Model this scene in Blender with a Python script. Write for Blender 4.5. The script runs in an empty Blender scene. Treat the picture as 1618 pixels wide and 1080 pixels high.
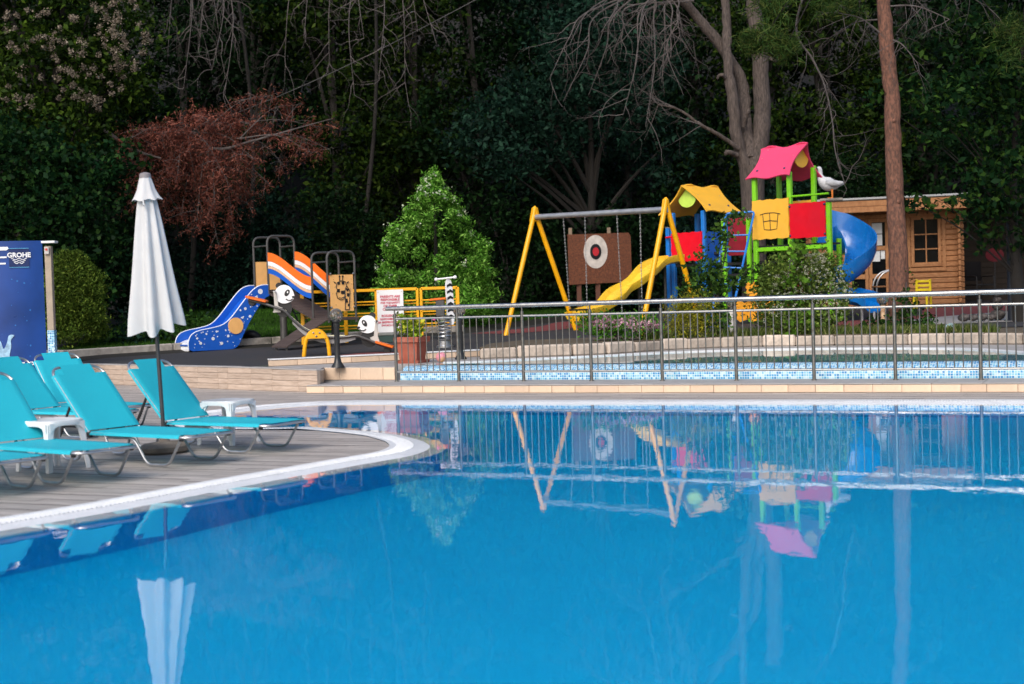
import bpy, math, random
import numpy as np
from mathutils import Vector, Matrix
random.seed(7); RNG = np.random.default_rng(7)
R = math.radians
sc = bpy.context.scene
col = sc.collection

# ---------------------------------------------------------------- camera
FPX, CAM_H, PITCH, ROLL = 2250.0, 1.3576, .0316, .0306
fw = Vector((0, math.cos(PITCH), -math.sin(PITCH)))
up0 = Vector((0, math.sin(PITCH), math.cos(PITCH))); rt0 = Vector((1, 0, 0))
rt = math.cos(ROLL)*rt0 - math.sin(ROLL)*up0
up = math.sin(ROLL)*rt0 + math.cos(ROLL)*up0
cam_d = bpy.data.cameras.new('camera'); cam = bpy.data.objects.new('camera', cam_d); col.objects.link(cam)
cam.matrix_world = Matrix(((rt.x, up.x, -fw.x, 0), (rt.y, up.y, -fw.y, 0), (rt.z, up.z, -fw.z, CAM_H), (0, 0, 0, 1)))
cam_d.sensor_width = 36; cam_d.lens = FPX/1618*36; cam_d.clip_start = .05; cam_d.clip_end = 600
cam_d.dof.use_dof = True; cam_d.dof.focus_distance = 20; cam_d.dof.aperture_fstop = 2.0
sc.camera = cam

# ---------------------------------------------------------------- sky, sun, exposure
SUN_EL, SUN_AZ = R(40), R(-158)          # high behind the camera, to its left; veiled
w = bpy.data.worlds.new('World'); sc.world = w; w.use_nodes = True
nt = w.node_tree; bg = nt.nodes['Background']
sky = nt.nodes.new('ShaderNodeTexSky'); sky.sky_type = 'NISHITA'; sky.sun_disc = False
sky.sun_elevation = SUN_EL; sky.sun_rotation = SUN_AZ; sky.air_density = 1.0; sky.dust_density = 3.0; sky.ozone_density = 1.0
nt.links.new(sky.outputs[0], bg.inputs[0]); bg.inputs[1].default_value = .13
sun_d = bpy.data.lights.new('sun', 'SUN'); sun_d.energy = 1.5; sun_d.angle = R(35); sun_d.color = (1, .95, .88)
sun = bpy.data.objects.new('sun', sun_d); col.objects.link(sun)
sdir = Vector((math.sin(SUN_AZ)*math.cos(SUN_EL), math.cos(SUN_AZ)*math.cos(SUN_EL), math.sin(SUN_EL)))
sun.rotation_euler = sdir.to_track_quat('Z', 'Y').to_euler()
sc.view_settings.view_transform = 'Standard'; sc.view_settings.look = 'None'
sc.view_settings.exposure = 0.50; sc.view_settings.gamma = 1; sc.view_settings.use_curve_mapping = False
sc.cycles.use_denoising = True
sc.cycles.max_bounces = 7; sc.cycles.diffuse_bounces = 3; sc.cycles.glossy_bounces = 4
sc.cycles.transmission_bounces = 6; sc.cycles.transparent_max_bounces = 8
sc.cycles.sample_clamp_indirect = 6

# ---------------------------------------------------------------- layout helpers: a measured direction plus a distance or a height
def _ray(u, v):
    a, b = (u-809)/FPX, (540-v)/FPX
    return fw + rt*a + up*b
def at(u, v, d):
    r = _ray(u, v); t = d/r.y
    return Vector((r.x*t, d, CAM_H+r.z*t))
def on(u, v, z):
    r = _ray(u, v); t = (z-CAM_H)/r.z
    return Vector((r.x*t, r.y*t, z))
def ppm(d): return FPX/d                       # picture pixels per metre at distance d

# ---------------------------------------------------------------- mesh builder
ORG = {}
class MB:
    def __init__(s): s.v = []; s.f = []
    def add(s, vs, fs):
        b = len(s.v); s.v += [tuple(p) for p in vs]; s.f += [tuple(i+b for i in f) for f in fs]; return s
    def obox(s, c, ax, ay, az, bev=0.0):
        """box from centre and three half vectors, with chamfered edges when bev > 0"""
        c, A = Vector(c), [Vector(ax), Vector(ay), Vector(az)]
        if bev <= 0:
            P = [c+A[0]*i+A[1]*j+A[2]*k for k in (-1, 1) for j in (-1, 1) for i in (-1, 1)]
            return s.add(P, [(0,2,3,1),(4,5,7,6),(0,1,5,4),(2,6,7,3),(0,4,6,2),(1,3,7,5)])
        L = [a.length for a in A]; q = [max(0, 1-min(bev, l*.49)/l) for l in L]
        idx = {}; P = []
        for i in (-1, 1):
            for j in (-1, 1):
                for k in (-1, 1):
                    for m in range(3):
                        g = [i*(1 if m == 0 else q[0]), j*(1 if m == 1 else q[1]), k*(1 if m == 2 else q[2])]
                        idx[(i, j, k, m)] = len(P); P.append(c+A[0]*g[0]+A[1]*g[1]+A[2]*g[2])
        F = []
        for m in range(3):
            o = [x for x in range(3) if x != m]
            for sgn in (-1, 1):
                ring = []
                for (a, b) in ((-1,-1),(1,-1),(1,1),(-1,1)):
                    t = [0,0,0]; t[m] = sgn; t[o[0]] = a; t[o[1]] = b; ring.append(idx[(*t, m)])
                F.append(tuple(ring))
        for e in range(3):
            o = [x for x in range(3) if x != e]
            for a in (-1, 1):
                for b in (-1, 1):
                    t0 = [0,0,0]; t0[o[0]] = a; t0[o[1]] = b; t1 = list(t0); t0[e] = -1; t1[e] = 1
                    F.append((idx[(*t0, o[0])], idx[(*t1, o[0])], idx[(*t1, o[1])], idx[(*t0, o[1])]))
        for i in (-1, 1):
            for j in (-1, 1):
                for k in (-1, 1): F.append((idx[(i,j,k,0)], idx[(i,j,k,1)], idx[(i,j,k,2)]))
        return s.add(P, F)
    def box(s, c, size, bev=0.0, rz=0.0):
        cz, sn = math.cos(rz), math.sin(rz)
        return s.obox(c, (cz*size[0]/2, sn*size[0]/2, 0), (-sn*size[1]/2, cz*size[1]/2, 0), (0, 0, size[2]/2), bev)
    def beam(s, a, b, w, h, upv=(0, 0, 1), bev=0.0):
        a, b = Vector(a), Vector(b); d = b-a; z = Vector(upv)
        y = z.cross(d).normalized(); z = d.cross(y).normalized()
        return s.obox((a+b)/2, d/2, y*w/2, z*h/2, bev)
    def tube(s, pts, r, n=8, cyclic=False, cap=True):
        pts = [Vector(p) for p in pts]; m = len(pts)
        rr = r if isinstance(r, (list, tuple)) else [r]*m
        vs = []; prev = None
        for i, p in enumerate(pts):
            if cyclic: t = pts[(i+1) % m]-pts[i-1]
            else: t = pts[min(i+1, m-1)]-pts[max(i-1, 0)]
            t.normalize()
            if prev is None:
                x = t.orthogonal().normalized()
            else:
                x = prev - t*prev.dot(t)
                x = x.normalized() if x.length > 1e-6 else t.orthogonal().normalized()
            prev = x; y = t.cross(x)
            for k in range(n):
                a = 2*math.pi*k/n
                vs.append(p+(x*math.cos(a)+y*math.sin(a))*rr[i])
        fs = []
        for i in range(m if cyclic else m-1):
            j = (i+1) % m
            for k in range(n):
                k2 = (k+1) % n
                fs.append((i*n+k, i*n+k2, j*n+k2, j*n+k))
        if cap and not cyclic:
            fs.append(tuple(range(n))[::-1]); fs.append(tuple((m-1)*n+k for k in range(n)))
        return s.add(vs, fs)
    def lathe(s, prof, n=20, c=(0, 0, 0), ax=None, sx=1.0, sy=1.0):
        c = Vector(c); M = Matrix.Identity(3)
        if ax is not None: M = Vector(ax).to_track_quat('Z', 'Y').to_matrix()
        vs = []; fs = []
        for (r, z) in prof:
            for k in range(n):
                a = 2*math.pi*k/n
                vs.append(c+M @ Vector((r*math.cos(a)*sx, r*math.sin(a)*sy, z)))
        for i in range(len(prof)-1):
            for k in range(n):
                k2 = (k+1) % n
                fs.append((i*n+k, i*n+k2, (i+1)*n+k2, (i+1)*n+k))
        if prof[0][0] > 1e-5: fs.append(tuple(range(n))[::-1])
        if prof[-1][0] > 1e-5: fs.append(tuple((len(prof)-1)*n+k for k in range(n)))
        return s.add(vs, fs)
    def ball(s, c, r, n=16, sc3=(1, 1, 1)):
        m = n//2; c = Vector(c)
        prof = [(math.sin(math.pi*i/m), -math.cos(math.pi*i/m)) for i in range(m+1)]
        vs = []; fs = []
        for (q, z) in prof:
            for k in range(n):
                a = 2*math.pi*k/n
                vs.append(c+Vector((q*math.cos(a)*r*sc3[0], q*math.sin(a)*r*sc3[1], z*r*sc3[2])))
        for i in range(m):
            for k in range(n):
                k2 = (k+1) % n
                fs.append((i*n+k, i*n+k2, (i+1)*n+k2, (i+1)*n+k))
        return s.add(vs, fs)
    def prism(s, poly, o, ux, uy, th):
        """outline in the plane o + a*ux + b*uy, thickness th along the normal (centred)"""
        o, ux, uy = Vector(o), Vector(ux), Vector(uy); nn = ux.cross(uy).normalized(); m = len(poly)
        lo = [o+ux*a+uy*b-nn*th/2 for a, b in poly]; hi = [p+nn*th for p in lo]
        return s.add(lo+hi, [tuple(range(m))[::-1], tuple(range(m, 2*m))]+[(i, (i+1) % m, m+(i+1) % m, m+i) for i in range(m)])
    def sweep(s, rings, cyc_ring=True, caps=True):
        n = len(rings[0]); vs = [p for r in rings for p in r]; fs = []
        for i in range(len(rings)-1):
            for k in range(n if cyc_ring else n-1):
                k2 = (k+1) % n
                fs.append((i*n+k, i*n+k2, (i+1)*n+k2, (i+1)*n+k))
        if caps and cyc_ring:
            fs.append(tuple(range(n))[::-1]); fs.append(tuple((len(rings)-1)*n+k for k in range(n)))
        return s.add(vs, fs)
    def mesh(s, name, m, org=(0, 0, 0), smooth=35):
        me = bpy.data.meshes.new(name); o = Vector(org)
        me.from_pydata([tuple(Vector(p)-o) for p in s.v], [], s.f)
        import bmesh
        bm = bmesh.new(); bm.from_mesh(me)
        bmesh.ops.remove_doubles(bm, verts=bm.verts, dist=1e-6)
        bmesh.ops.recalc_face_normals(bm, faces=bm.faces)
        bm.to_mesh(me); bm.free()
        if smooth:
            me.shade_smooth(); me.set_sharp_from_angle(angle=R(smooth))
        if m: me.materials.append(m)
        return me
    def build(s, name, m, parent=None, smooth=35, org=None):
        o = Vector(org) if org is not None else Vector(ORG.get(parent.name, (0, 0, 0)) if parent else (0, 0, 0))
        me = s.mesh(name, m, o, smooth)
        ob = bpy.data.objects.new(name, me); col.objects.link(ob)
        if parent: ob.parent = parent
        else: ob.location = o
        ORG[ob.name] = o
        return ob

def tag(o, label, cat=None, group=None):
    o['label'] = label
    if cat: o['category'] = cat
    if group: o['group'] = group
    return o
def struct(o): o['kind'] = 'structure'; return o
def stuff(o): o['kind'] = 'stuff'; return o
def thing(name, label, cat, loc=(0, 0, 0), rz=0, group=None, local=False):
    """an Empty at the thing's base; parts are given in world space unless local"""
    o = bpy.data.objects.new(name, None); col.objects.link(o); o.empty_display_size = .2
    o.location = loc; o.rotation_euler = (0, 0, rz); tag(o, label, cat, group)
    ORG[o.name] = Vector((0, 0, 0)) if local else Vector(loc)
    return o
def inst(me, name, loc, parent=None, rot=(0, 0, 0), scale=(1, 1, 1)):
    o = bpy.data.objects.new(name, me); col.objects.link(o)
    o.location = Vector(loc)-(Vector(ORG.get(parent.name, (0, 0, 0))) if parent else Vector((0, 0, 0)))
    o.rotation_euler = rot; o.scale = scale
    if parent: o.parent = parent
    return o
def copy_tree(o, parent=None):
    c = o.copy(); col.objects.link(c); c.parent = parent
    for ch in o.children: copy_tree(ch, c)
    return c
def bez(pts, n=8):
    """smooth curve through points (Catmull-Rom)"""
    P = [Vector(p) for p in pts]; P = [P[0]*2-P[1]]+P+[P[-1]*2-P[-2]]; out = []
    for i in range(1, len(P)-2):
        a, b, c, d = P[i-1:i+3]
        for k in range(n):
            t = k/n
            out.append(.5*((2*b)+(c-a)*t+(2*a-5*b+4*c-d)*t*t+(3*b-a-3*c+d)*t**3))
    out.append(P[-2]); return out
def rounded(pts, r, n=4):
    """polyline with rounded corners"""
    P = [Vector(p) for p in pts]; out = [P[0]]
    for i in range(1, len(P)-1):
        a, b, c = P[i-1:i+2]; u = (a-b); v = (c-b); q = min(r, u.length*.49, v.length*.49); u.normalize(); v.normalize()
        p0, p1 = b+u*q, b+v*q
        for k in range(n+1):
            t = k/n; out.append(p0*(1-t)**2+b*2*t*(1-t)+p1*t*t)
    out.append(P[-1]); return out

# ---------------------------------------------------------------- materials
MATS = {}
def mat(name, c, rough=.5, metal=0.0, var=.12, scale=8.0, bump=0.0, bscale=60.0, spec=.5, coat=0.0, stain=None, stain_scale=2.0, stain_amt=.5, stretch=None, island=0.0, trans=0.0, rvar=.1):
    """Principled material: base colour broken by noise, optional stains, relief, per-piece variation"""
    if name in MATS: return MATS[name]
    m = bpy.data.materials.new(name); m.use_nodes = True; nt = m.node_tree; N = nt.nodes; L = nt.links
    b = N['Principled BSDF']; b.inputs['Roughness'].default_value = rough; b.inputs['Metallic'].default_value = metal
    b.inputs['Specular IOR Level'].default_value = spec; b.inputs['Coat Weight'].default_value = coat
    tc = N.new('ShaderNodeTexCoord'); vec = tc.outputs['Object']
    if stretch:
        mp = N.new('ShaderNodeMapping'); mp.inputs['Scale'].default_value = stretch; L.new(vec, mp.inputs[0]); vec = mp.outputs[0]
    no = N.new('ShaderNodeTexNoise'); no.inputs['Scale'].default_value = scale; no.inputs['Detail'].default_value = 5; L.new(vec, no.inputs['Vector'])
    mx = N.new('ShaderNodeMix'); mx.data_type = 'RGBA'
    lo = [max(0, x*(1-var)) for x in c]; hi = [min(1, x*(1+var)) for x in c]
    mx.inputs[6].default_value = (*lo, 1); mx.inputs[7].default_value = (*hi, 1)
    mr = N.new('ShaderNodeMapRange'); mr.inputs[1].default_value = .3; mr.inputs[2].default_value = .7; L.new(no.outputs[0], mr.inputs[0])
    L.new(mr.outputs[0], mx.inputs[0]); cc = mx.outputs[2]
    if rvar:
        r2 = N.new('ShaderNodeMapRange'); r2.inputs[3].default_value = max(.02, rough-rvar); r2.inputs[4].default_value = min(1, rough+rvar)
        L.new(mr.outputs[0], r2.inputs[0]); L.new(r2.outputs[0], b.inputs['Roughness'])
    if stain:
        n2 = N.new('ShaderNodeTexNoise'); n2.inputs['Scale'].default_value = stain_scale; n2.inputs['Detail'].default_value = 7; n2.inputs['Roughness'].default_value = .65
        L.new(vec, n2.inputs['Vector'])
        m2 = N.new('ShaderNodeMapRange'); m2.inputs[1].default_value = .48; m2.inputs[2].default_value = .68; m2.inputs[4].default_value = stain_amt; L.new(n2.outputs[0], m2.inputs[0])
        x2 = N.new('ShaderNodeMix'); x2.data_type = 'RGBA'; x2.inputs[7].default_value = (*stain, 1)
        L.new(m2.outputs[0], x2.inputs[0]); L.new(cc, x2.inputs[6]); cc = x2.outputs[2]
    if island:
        ge = N.new('ShaderNodeNewGeometry'); oi = N.new('ShaderNodeObjectInfo'); ad = N.new('ShaderNodeMath'); ad.operation = 'ADD'
        fr = N.new('ShaderNodeMath'); fr.operation = 'FRACT'
        L.new(ge.outputs['Random Per Island'], ad.inputs[0]); L.new(oi.outputs['Random'], ad.inputs[1]); L.new(ad.outputs[0], fr.inputs[0])
        r3 = N.new('ShaderNodeMapRange'); r3.inputs[3].default_value = 1-island; r3.inputs[4].default_value = 1+island; L.new(fr.outputs[0], r3.inputs[0])
        hs = N.new('ShaderNodeHueSaturation'); L.new(cc, hs.inputs['Color']); L.new(r3.outputs[0], hs.inputs['Value']); cc = hs.outputs[0]
    L.new(cc, b.inputs['Base Color'])
    if bump:
        n3 = N.new('ShaderNodeTexNoise'); n3.inputs['Scale'].default_value = bscale; n3.inputs['Detail'].default_value = 4; L.new(vec, n3.inputs['Vector'])
        bp = N.new('ShaderNodeBump'); bp.inputs['Strength'].default_value = bump; bp.inputs['Distance'].default_value = .01
        L.new(n3.outputs[0], bp.inputs['Height']); L.new(bp.outputs[0], b.inputs['Normal'])
    MATS[name] = m
    return m

def mosaic_mat(name, c1, c2, grout, tile, vec_mode='xz', rough=.15, dark=None):
    m = bpy.data.materials.new(name); m.use_nodes = True; N = m.node_tree.nodes; L = m.node_tree.links
    b = N['Principled BSDF']; b.inputs['Roughness'].default_value = rough
    tc = N.new('ShaderNodeTexCoord'); sp = N.new('ShaderNodeSeparateXYZ'); cb = N.new('ShaderNodeCombineXYZ'); L.new(tc.outputs['Object'], sp.inputs[0])
    L.new(sp.outputs[0], cb.inputs[0])
    if vec_mode == 'xz':
        ad = N.new('ShaderNodeMath'); ad.operation = 'ADD'; L.new(sp.outputs[1], ad.inputs[0]); L.new(sp.outputs[2], ad.inputs[1]); L.new(ad.outputs[0], cb.inputs[1])
    else: L.new(sp.outputs[1], cb.inputs[1])
    br = N.new('ShaderNodeTexBrick'); br.offset = 0; br.squash = 1; br.inputs['Scale'].default_value = 1
    br.inputs['Brick Width'].default_value = tile; br.inputs['Row Height'].default_value = tile; br.inputs['Mortar Size'].default_value = tile*.09
    br.inputs['Mortar Smooth'].default_value = .2; br.inputs['Color1'].default_value = (1, 1, 1, 1); br.inputs['Color2'].default_value = (0, 0, 0, 1); br.inputs['Mortar'].default_value = (.5, .5, .5, 1)
    L.new(cb.outputs[0], br.inputs['Vector'])
    cr = N.new('ShaderNodeValToRGB'); e = cr.color_ramp.elements; cr.color_ramp.interpolation = 'CONSTANT'
    e[0].position = 0; e[0].color = (*(dark or c2), 1); e[1].position = .2; e[1].color = (*c2, 1)
    q = e.new(.5); q.color = (*c1, 1); q = e.new(.78); q.color = (*[x*.5+y*.5 for x, y in zip(c1, (.75, .85, .9))], 1)
    L.new(br.outputs['Color'], cr.inputs[0])
    mx = N.new('ShaderNodeMix'); mx.data_type = 'RGBA'; mx.inputs[7].default_value = (*grout, 1)
    L.new(br.outputs['Fac'], mx.inputs[0]); L.new(cr.outputs[0], mx.inputs[6]); L.new(mx.outputs[2], b.inputs['Base Color'])
    bp = N.new('ShaderNodeBump'); bp.inputs['Strength'].default_value = .3; bp.inputs['Distance'].default_value = .002; bp.invert = True
    L.new(br.outputs['Fac'], bp.inputs['Height']); L.new(bp.outputs[0], b.inputs['Normal'])
    MATS[name] = m; return m

def leaf_mat(name, c, c2=None, var=.5, rough=.5, trans=.25):
    """leaf: hue and brightness differ from leaf to leaf; a little light comes through"""
    m = bpy.data.materials.new(name); m.use_nodes = True; N = m.node_tree.nodes; L = m.node_tree.links
    b = N['Principled BSDF']; b.inputs['Roughness'].default_value = max(rough, .55); b.inputs['Specular IOR Level'].default_value = .07
    ge = N.new('ShaderNodeNewGeometry'); cr = N.new('ShaderNodeValToRGB'); e = cr.color_ramp.elements
    c2 = c2 or [min(1, x*1.6) for x in c]
    e[0].color = (*[x*(1-var) for x in c], 1); e[1].color = (*c2, 1); q = e.new(.6); q.color = (*c, 1)
    L.new(ge.outputs['Random Per Island'], cr.inputs[0])
    tc = N.new('ShaderNodeTexCoord'); no = N.new('ShaderNodeTexNoise'); no.inputs['Scale'].default_value = .7; L.new(tc.outputs['Object'], no.inputs['Vector'])
    mr = N.new('ShaderNodeMapRange'); mr.inputs[1].default_value = .3; mr.inputs[2].default_value = .7; mr.inputs[3].default_value = .65; mr.inputs[4].default_value = 1.35; L.new(no.outputs[0], mr.inputs[0])
    hs = N.new('ShaderNodeHueSaturation'); L.new(cr.outputs[0], hs.inputs['Color']); L.new(mr.outputs[0], hs.inputs['Value'])
    L.new(hs.outputs[0], b.inputs['Base Color'])
    if trans:
        tr = N.new('ShaderNodeBsdfTranslucent'); L.new(hs.outputs[0], tr.inputs[0]); mx = N.new('ShaderNodeMixShader'); mx.inputs[0].default_value = trans
        L.new(b.outputs[0], mx.inputs[1]); L.new(tr.outputs[0], mx.inputs[2]); L.new(mx.outputs[0], N['Material Output'].inputs[0])
    MATS[name] = m; return m

def wood_mat(name, c, dark, scale=(1, 1, 1), rough=.55, island=.12, rings=14):
    m = bpy.data.materials.new(name); m.use_nodes = True; N = m.node_tree.nodes; L = m.node_tree.links
    b = N['Principled BSDF']; b.inputs['Roughness'].default_value = rough; b.inputs['Specular IOR Level'].default_value = .3
    tc = N.new('ShaderNodeTexCoord'); mp = N.new('ShaderNodeMapping'); mp.inputs['Scale'].default_value = scale; L.new(tc.outputs['Object'], mp.inputs[0])
    oi = N.new('ShaderNodeObjectInfo'); ge = N.new('ShaderNodeNewGeometry')
    a0 = N.new('ShaderNodeMath'); a0.operation = 'ADD'; L.new(oi.outputs['Random'], a0.inputs[0]); L.new(ge.outputs['Random Per Island'], a0.inputs[1])
    sh = N.new('ShaderNodeVectorMath'); sh.operation = 'ADD'; ml = N.new('ShaderNodeMath'); ml.operation = 'MULTIPLY'; ml.inputs[1].default_value = 17
    L.new(a0.outputs[0], ml.inputs[0]); L.new(mp.outputs[0], sh.inputs[0]); L.new(ml.outputs[0], sh.inputs[1])
    no = N.new('ShaderNodeTexNoise'); no.inputs['Scale'].default_value = rings; no.inputs['Detail'].default_value = 6; no.inputs['Roughness'].default_value = .6; L.new(sh.outputs[0], no.inputs['Vector'])
    mr = N.new('ShaderNodeMapRange'); mr.inputs[1].default_value = .35; mr.inputs[2].default_value = .68; L.new(no.outputs[0], mr.inputs[0])
    mx = N.new('ShaderNodeMix'); mx.data_type = 'RGBA'; mx.inputs[6].default_value = (*c, 1); mx.inputs[7].default_value = (*dark, 1); L.new(mr.outputs[0], mx.inputs[0])
    fr = N.new('ShaderNodeMath'); fr.operation = 'FRACT'; L.new(a0.outputs[0], fr.inputs[0])
    r3 = N.new('ShaderNodeMapRange'); r3.inputs[3].default_value = 1-island; r3.inputs[4].default_value = 1+island; L.new(fr.outputs[0], r3.inputs[0])
    hs = N.new('ShaderNodeHueSaturation'); L.new(mx.outputs[2], hs.inputs['Color']); L.new(r3.outputs[0], hs.inputs['Value']); L.new(hs.outputs[0], b.inputs['Base Color'])
    bp = N.new('ShaderNodeBump'); bp.inputs['Strength'].default_value = .25; bp.inputs['Distance'].default_value = .004; L.new(no.outputs[0], bp.inputs['Height']); L.new(bp.outputs[0], b.inputs['Normal'])
    MATS[name] = m; return m

# ---------------------------------------------------------------- foliage
def leaf_cloud(name, C, size, m, parent=None, aspect=.5, up=.3, flat=0.0, dirs=None, jitter=.35):
    """one kite-shaped, slightly folded face per point of C, joined into one mesh"""
    n = len(C); C = np.asarray(C, float)
    if parent: C = C-np.array(ORG.get(parent.name, (0, 0, 0)))
    nrm = RNG.normal(size=(n, 3)); nrm[:, 2] += up*2
    if dirs is not None: nrm = nrm*.7+np.asarray(dirs)
    nrm /= np.linalg.norm(nrm, axis=1, keepdims=True)
    t = RNG.normal(size=(n, 3)); t[:, 2] -= .5; t -= nrm*(t*nrm).sum(1, keepdims=True); t /= np.linalg.norm(t, axis=1, keepdims=True)
    b = np.cross(nrm, t); s = (size*(1+jitter*RNG.normal(size=n).clip(-1.8, 1.8)))[:, None]
    V = np.empty((n, 4, 3)); V[:, 0] = C-t*s*.5; V[:, 1] = C+b*s*aspect*.5+nrm*s*.12-t*s*.08; V[:, 2] = C+t*s*.55; V[:, 3] = C-b*s*aspect*.5+nrm*s*.12-t*s*.08
    me = bpy.data.meshes.new(name); me.vertices.add(n*4); me.loops.add(n*4); me.polygons.add(n)
    me.vertices.foreach_set('co', V.reshape(-1)); me.loops.foreach_set('vertex_index', np.arange(n*4, dtype=np.int32))
    me.polygons.foreach_set('loop_start', np.arange(0, n*4, 4, dtype=np.int32)); me.polygons.foreach_set('loop_total', np.full(n, 4, dtype=np.int32))
    me.update(calc_edges=True); me.materials.append(m)
    o = bpy.data.objects.new(name, me); col.objects.link(o)
    if parent: o.parent = parent
    return o
def clump_points(lumps, per_m2, twig=.28, leaves=16, shell=.55, vsq=.8):
    """points for leaves: twigs spread through each lump (mostly near its skin), leaves around each twig"""
    out = []
    for (c, rx, ry, rz) in lumps:
        area = 4*math.pi*((rx*ry)**1.6/3+(rx*rz)**1.6/3+(ry*rz)**1.6/3)**(1/1.6)
        k = max(3, int(area*per_m2/leaves))
        d = RNG.normal(size=(k, 3)); d /= np.linalg.norm(d, axis=1, keepdims=True)
        rad = (shell+(1-shell)*RNG.random(k)**.6)[:, None]*(1+.13*RNG.normal(size=(k, 1)))
        tw = np.array(c)+d*rad*np.array([rx, ry, rz])
        p = np.repeat(tw, leaves, 0)+RNG.normal(size=(k*leaves, 3))*np.array([twig, twig, twig*vsq])*.55
        out.append(p)
    return np.concatenate(out)
def branch(mb, p, d, length, r, depth, gravity=-.1, wig=.35, n=5, kids=3, seg=5, tips=None, spread=.8):
    """one limb with side limbs, tapering"""
    p = Vector(p); d = Vector(d).normalized(); pts = [p.copy()]; rr = [r]
    for i in range(seg):
        d = (d+Vector((random.gauss(0, wig), random.gauss(0, wig), random.gauss(0, wig)+gravity))*.35).normalized()
        p = p+d*length/seg; pts.append(p.copy()); rr.append(r*(1-.75*(i+1)/seg))
    mb.tube(pts, rr, n=n, cap=False)
    if tips is not None and depth <= 1: tips += pts[1:]
    if depth > 0:
        for k in range(kids):
            i = random.randint(1, seg-1) if k else seg-1
            dd = (pts[i+1 if i < seg else i]-pts[i]).normalized()+Vector((random.gauss(0, spread), random.gauss(0, spread), random.gauss(0, spread)))
            branch(mb, pts[i], dd, length*random.uniform(.45, .75), rr[i]*.62, depth-1, gravity, wig, max(3, n-1), kids, max(3, seg-1), tips, spread)
def text_mesh(txt, size, m, name, parent, o, ux, uy, th=.004, align='CENTER', bold=0.0):
    cu = bpy.data.curves.new('txt', 'FONT'); cu.body = txt; cu.size = size; cu.align_x = align; cu.align_y = 'CENTER'; cu.extrude = th/2; cu.offset = bold; cu.resolution_u = 3
    ob = bpy.data.objects.new('txt', cu); col.objects.link(ob)
    me = bpy.data.meshes.new_from_object(ob); bpy.data.objects.remove(ob)
    ux, uy = Vector(ux).normalized(), Vector(uy).normalized(); nn = ux.cross(uy)
    org = Vector(ORG.get(parent.name, (0, 0, 0)))
    M = Matrix(((ux.x, uy.x, nn.x, o[0]-org.x), (ux.y, uy.y, nn.y, o[1]-org.y), (ux.z, uy.z, nn.z, o[2]-org.z), (0, 0, 0, 1)))
    me.transform(M); me.materials.clear(); me.materials.append(m)
    t = bpy.data.objects.new(name, me); col.objects.link(t); t.parent = parent
    return t
# ================================================================ THE SETTING
Z_DECK, Z_STEP, Z_PLAT, Z_KID = .018, .137, .345, .362
def plane_z(x, y): return .40+.023*(y-24.3)+.010*(max(-14, min(x, 14))+3)
def lawn_s(x, y):
    s1 = (x+8.6)*-.497+(y-27.5)*.868; s2 = (x+1.1)*-.883+(y-31.8)*.47
    return min(s1, s2)
def gz(x, y):
    z = plane_z(x, min(y, 44)); s = lawn_s(x, y)
    if s > 0: z += .10+.07*min(s, 9)
    k = y-(40+.0*x)
    if k > 0: z += .62*k-.2*min(k, 1)
    return z
# --- materials of the setting
M_deck = wood_mat('deck_tile', (.50, .455, .425), (.33, .30, .28), (1.2, 14, 14), .5, .14, 3)
M_deckbase = mat('deck_joint', (.10, .095, .09), .8)
M_coping = mat('white_coping', (.74, .76, .79), .38, var=.08, scale=40, bump=.25, bscale=160, stain=(.5, .52, .55), stain_amt=.35, stain_scale=3)
M_beige = mat('beige_tile', (.66, .50, .37), .55, var=.14, scale=5, bump=.15, bscale=60, stain=(.52, .37, .26), stain_amt=.5, stain_scale=4, island=.12)
M_joint = mat('tile_joint', (.36, .29, .24), .9)
M_grey = mat('grey_paving', (.36, .345, .34), .6, var=.12, scale=3, bump=.2, bscale=60, stain=(.2, .19, .18), stain_amt=.5)
M_woodtile = wood_mat('wood_look_tile', (.52, .415, .34), (.37, .28, .22), (1.5, 12, 12), .5, .09, 3)
M_rubber = mat('rubber_floor', (.023, .024, .029), .85, var=.25, scale=60, bump=.5, bscale=220, stain=(.035, .032, .033), stain_amt=.6, stain_scale=.8)
M_rubber_red = mat('red_rubber_floor', (.17, .035, .035), .85, var=.25, scale=60, bump=.5, bscale=220)
M_kerb = mat('weathered_concrete', (.34, .31, .275), .85, var=.2, scale=8, bump=.5, bscale=30, stain=(.07, .065, .055), stain_amt=.85, stain_scale=2.2)
M_block = mat('pale_kerb_stone', (.52, .44, .37), .8, var=.2, scale=6, bump=.6, bscale=24, stain=(.20, .175, .15), stain_amt=.9, stain_scale=2.2, island=.28)
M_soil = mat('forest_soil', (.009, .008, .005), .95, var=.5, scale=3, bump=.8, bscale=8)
M_lawn = mat('lawn_soil', (.04, .075, .018), .95, var=.4, scale=5)
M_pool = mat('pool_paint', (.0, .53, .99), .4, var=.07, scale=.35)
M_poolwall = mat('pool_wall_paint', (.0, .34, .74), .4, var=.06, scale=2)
M_mosaic = mosaic_mat('kids_mosaic', (.24, .56, .74), (.07, .36, .66), (.72, .82, .86), .034, 'xz', .12, (.03, .24, .54))
M_kidfloor = mosaic_mat('kids_pool_floor', (.06, .46, .55), (.04, .36, .48), (.3, .6, .65), .05, 'xy', .3)

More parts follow.
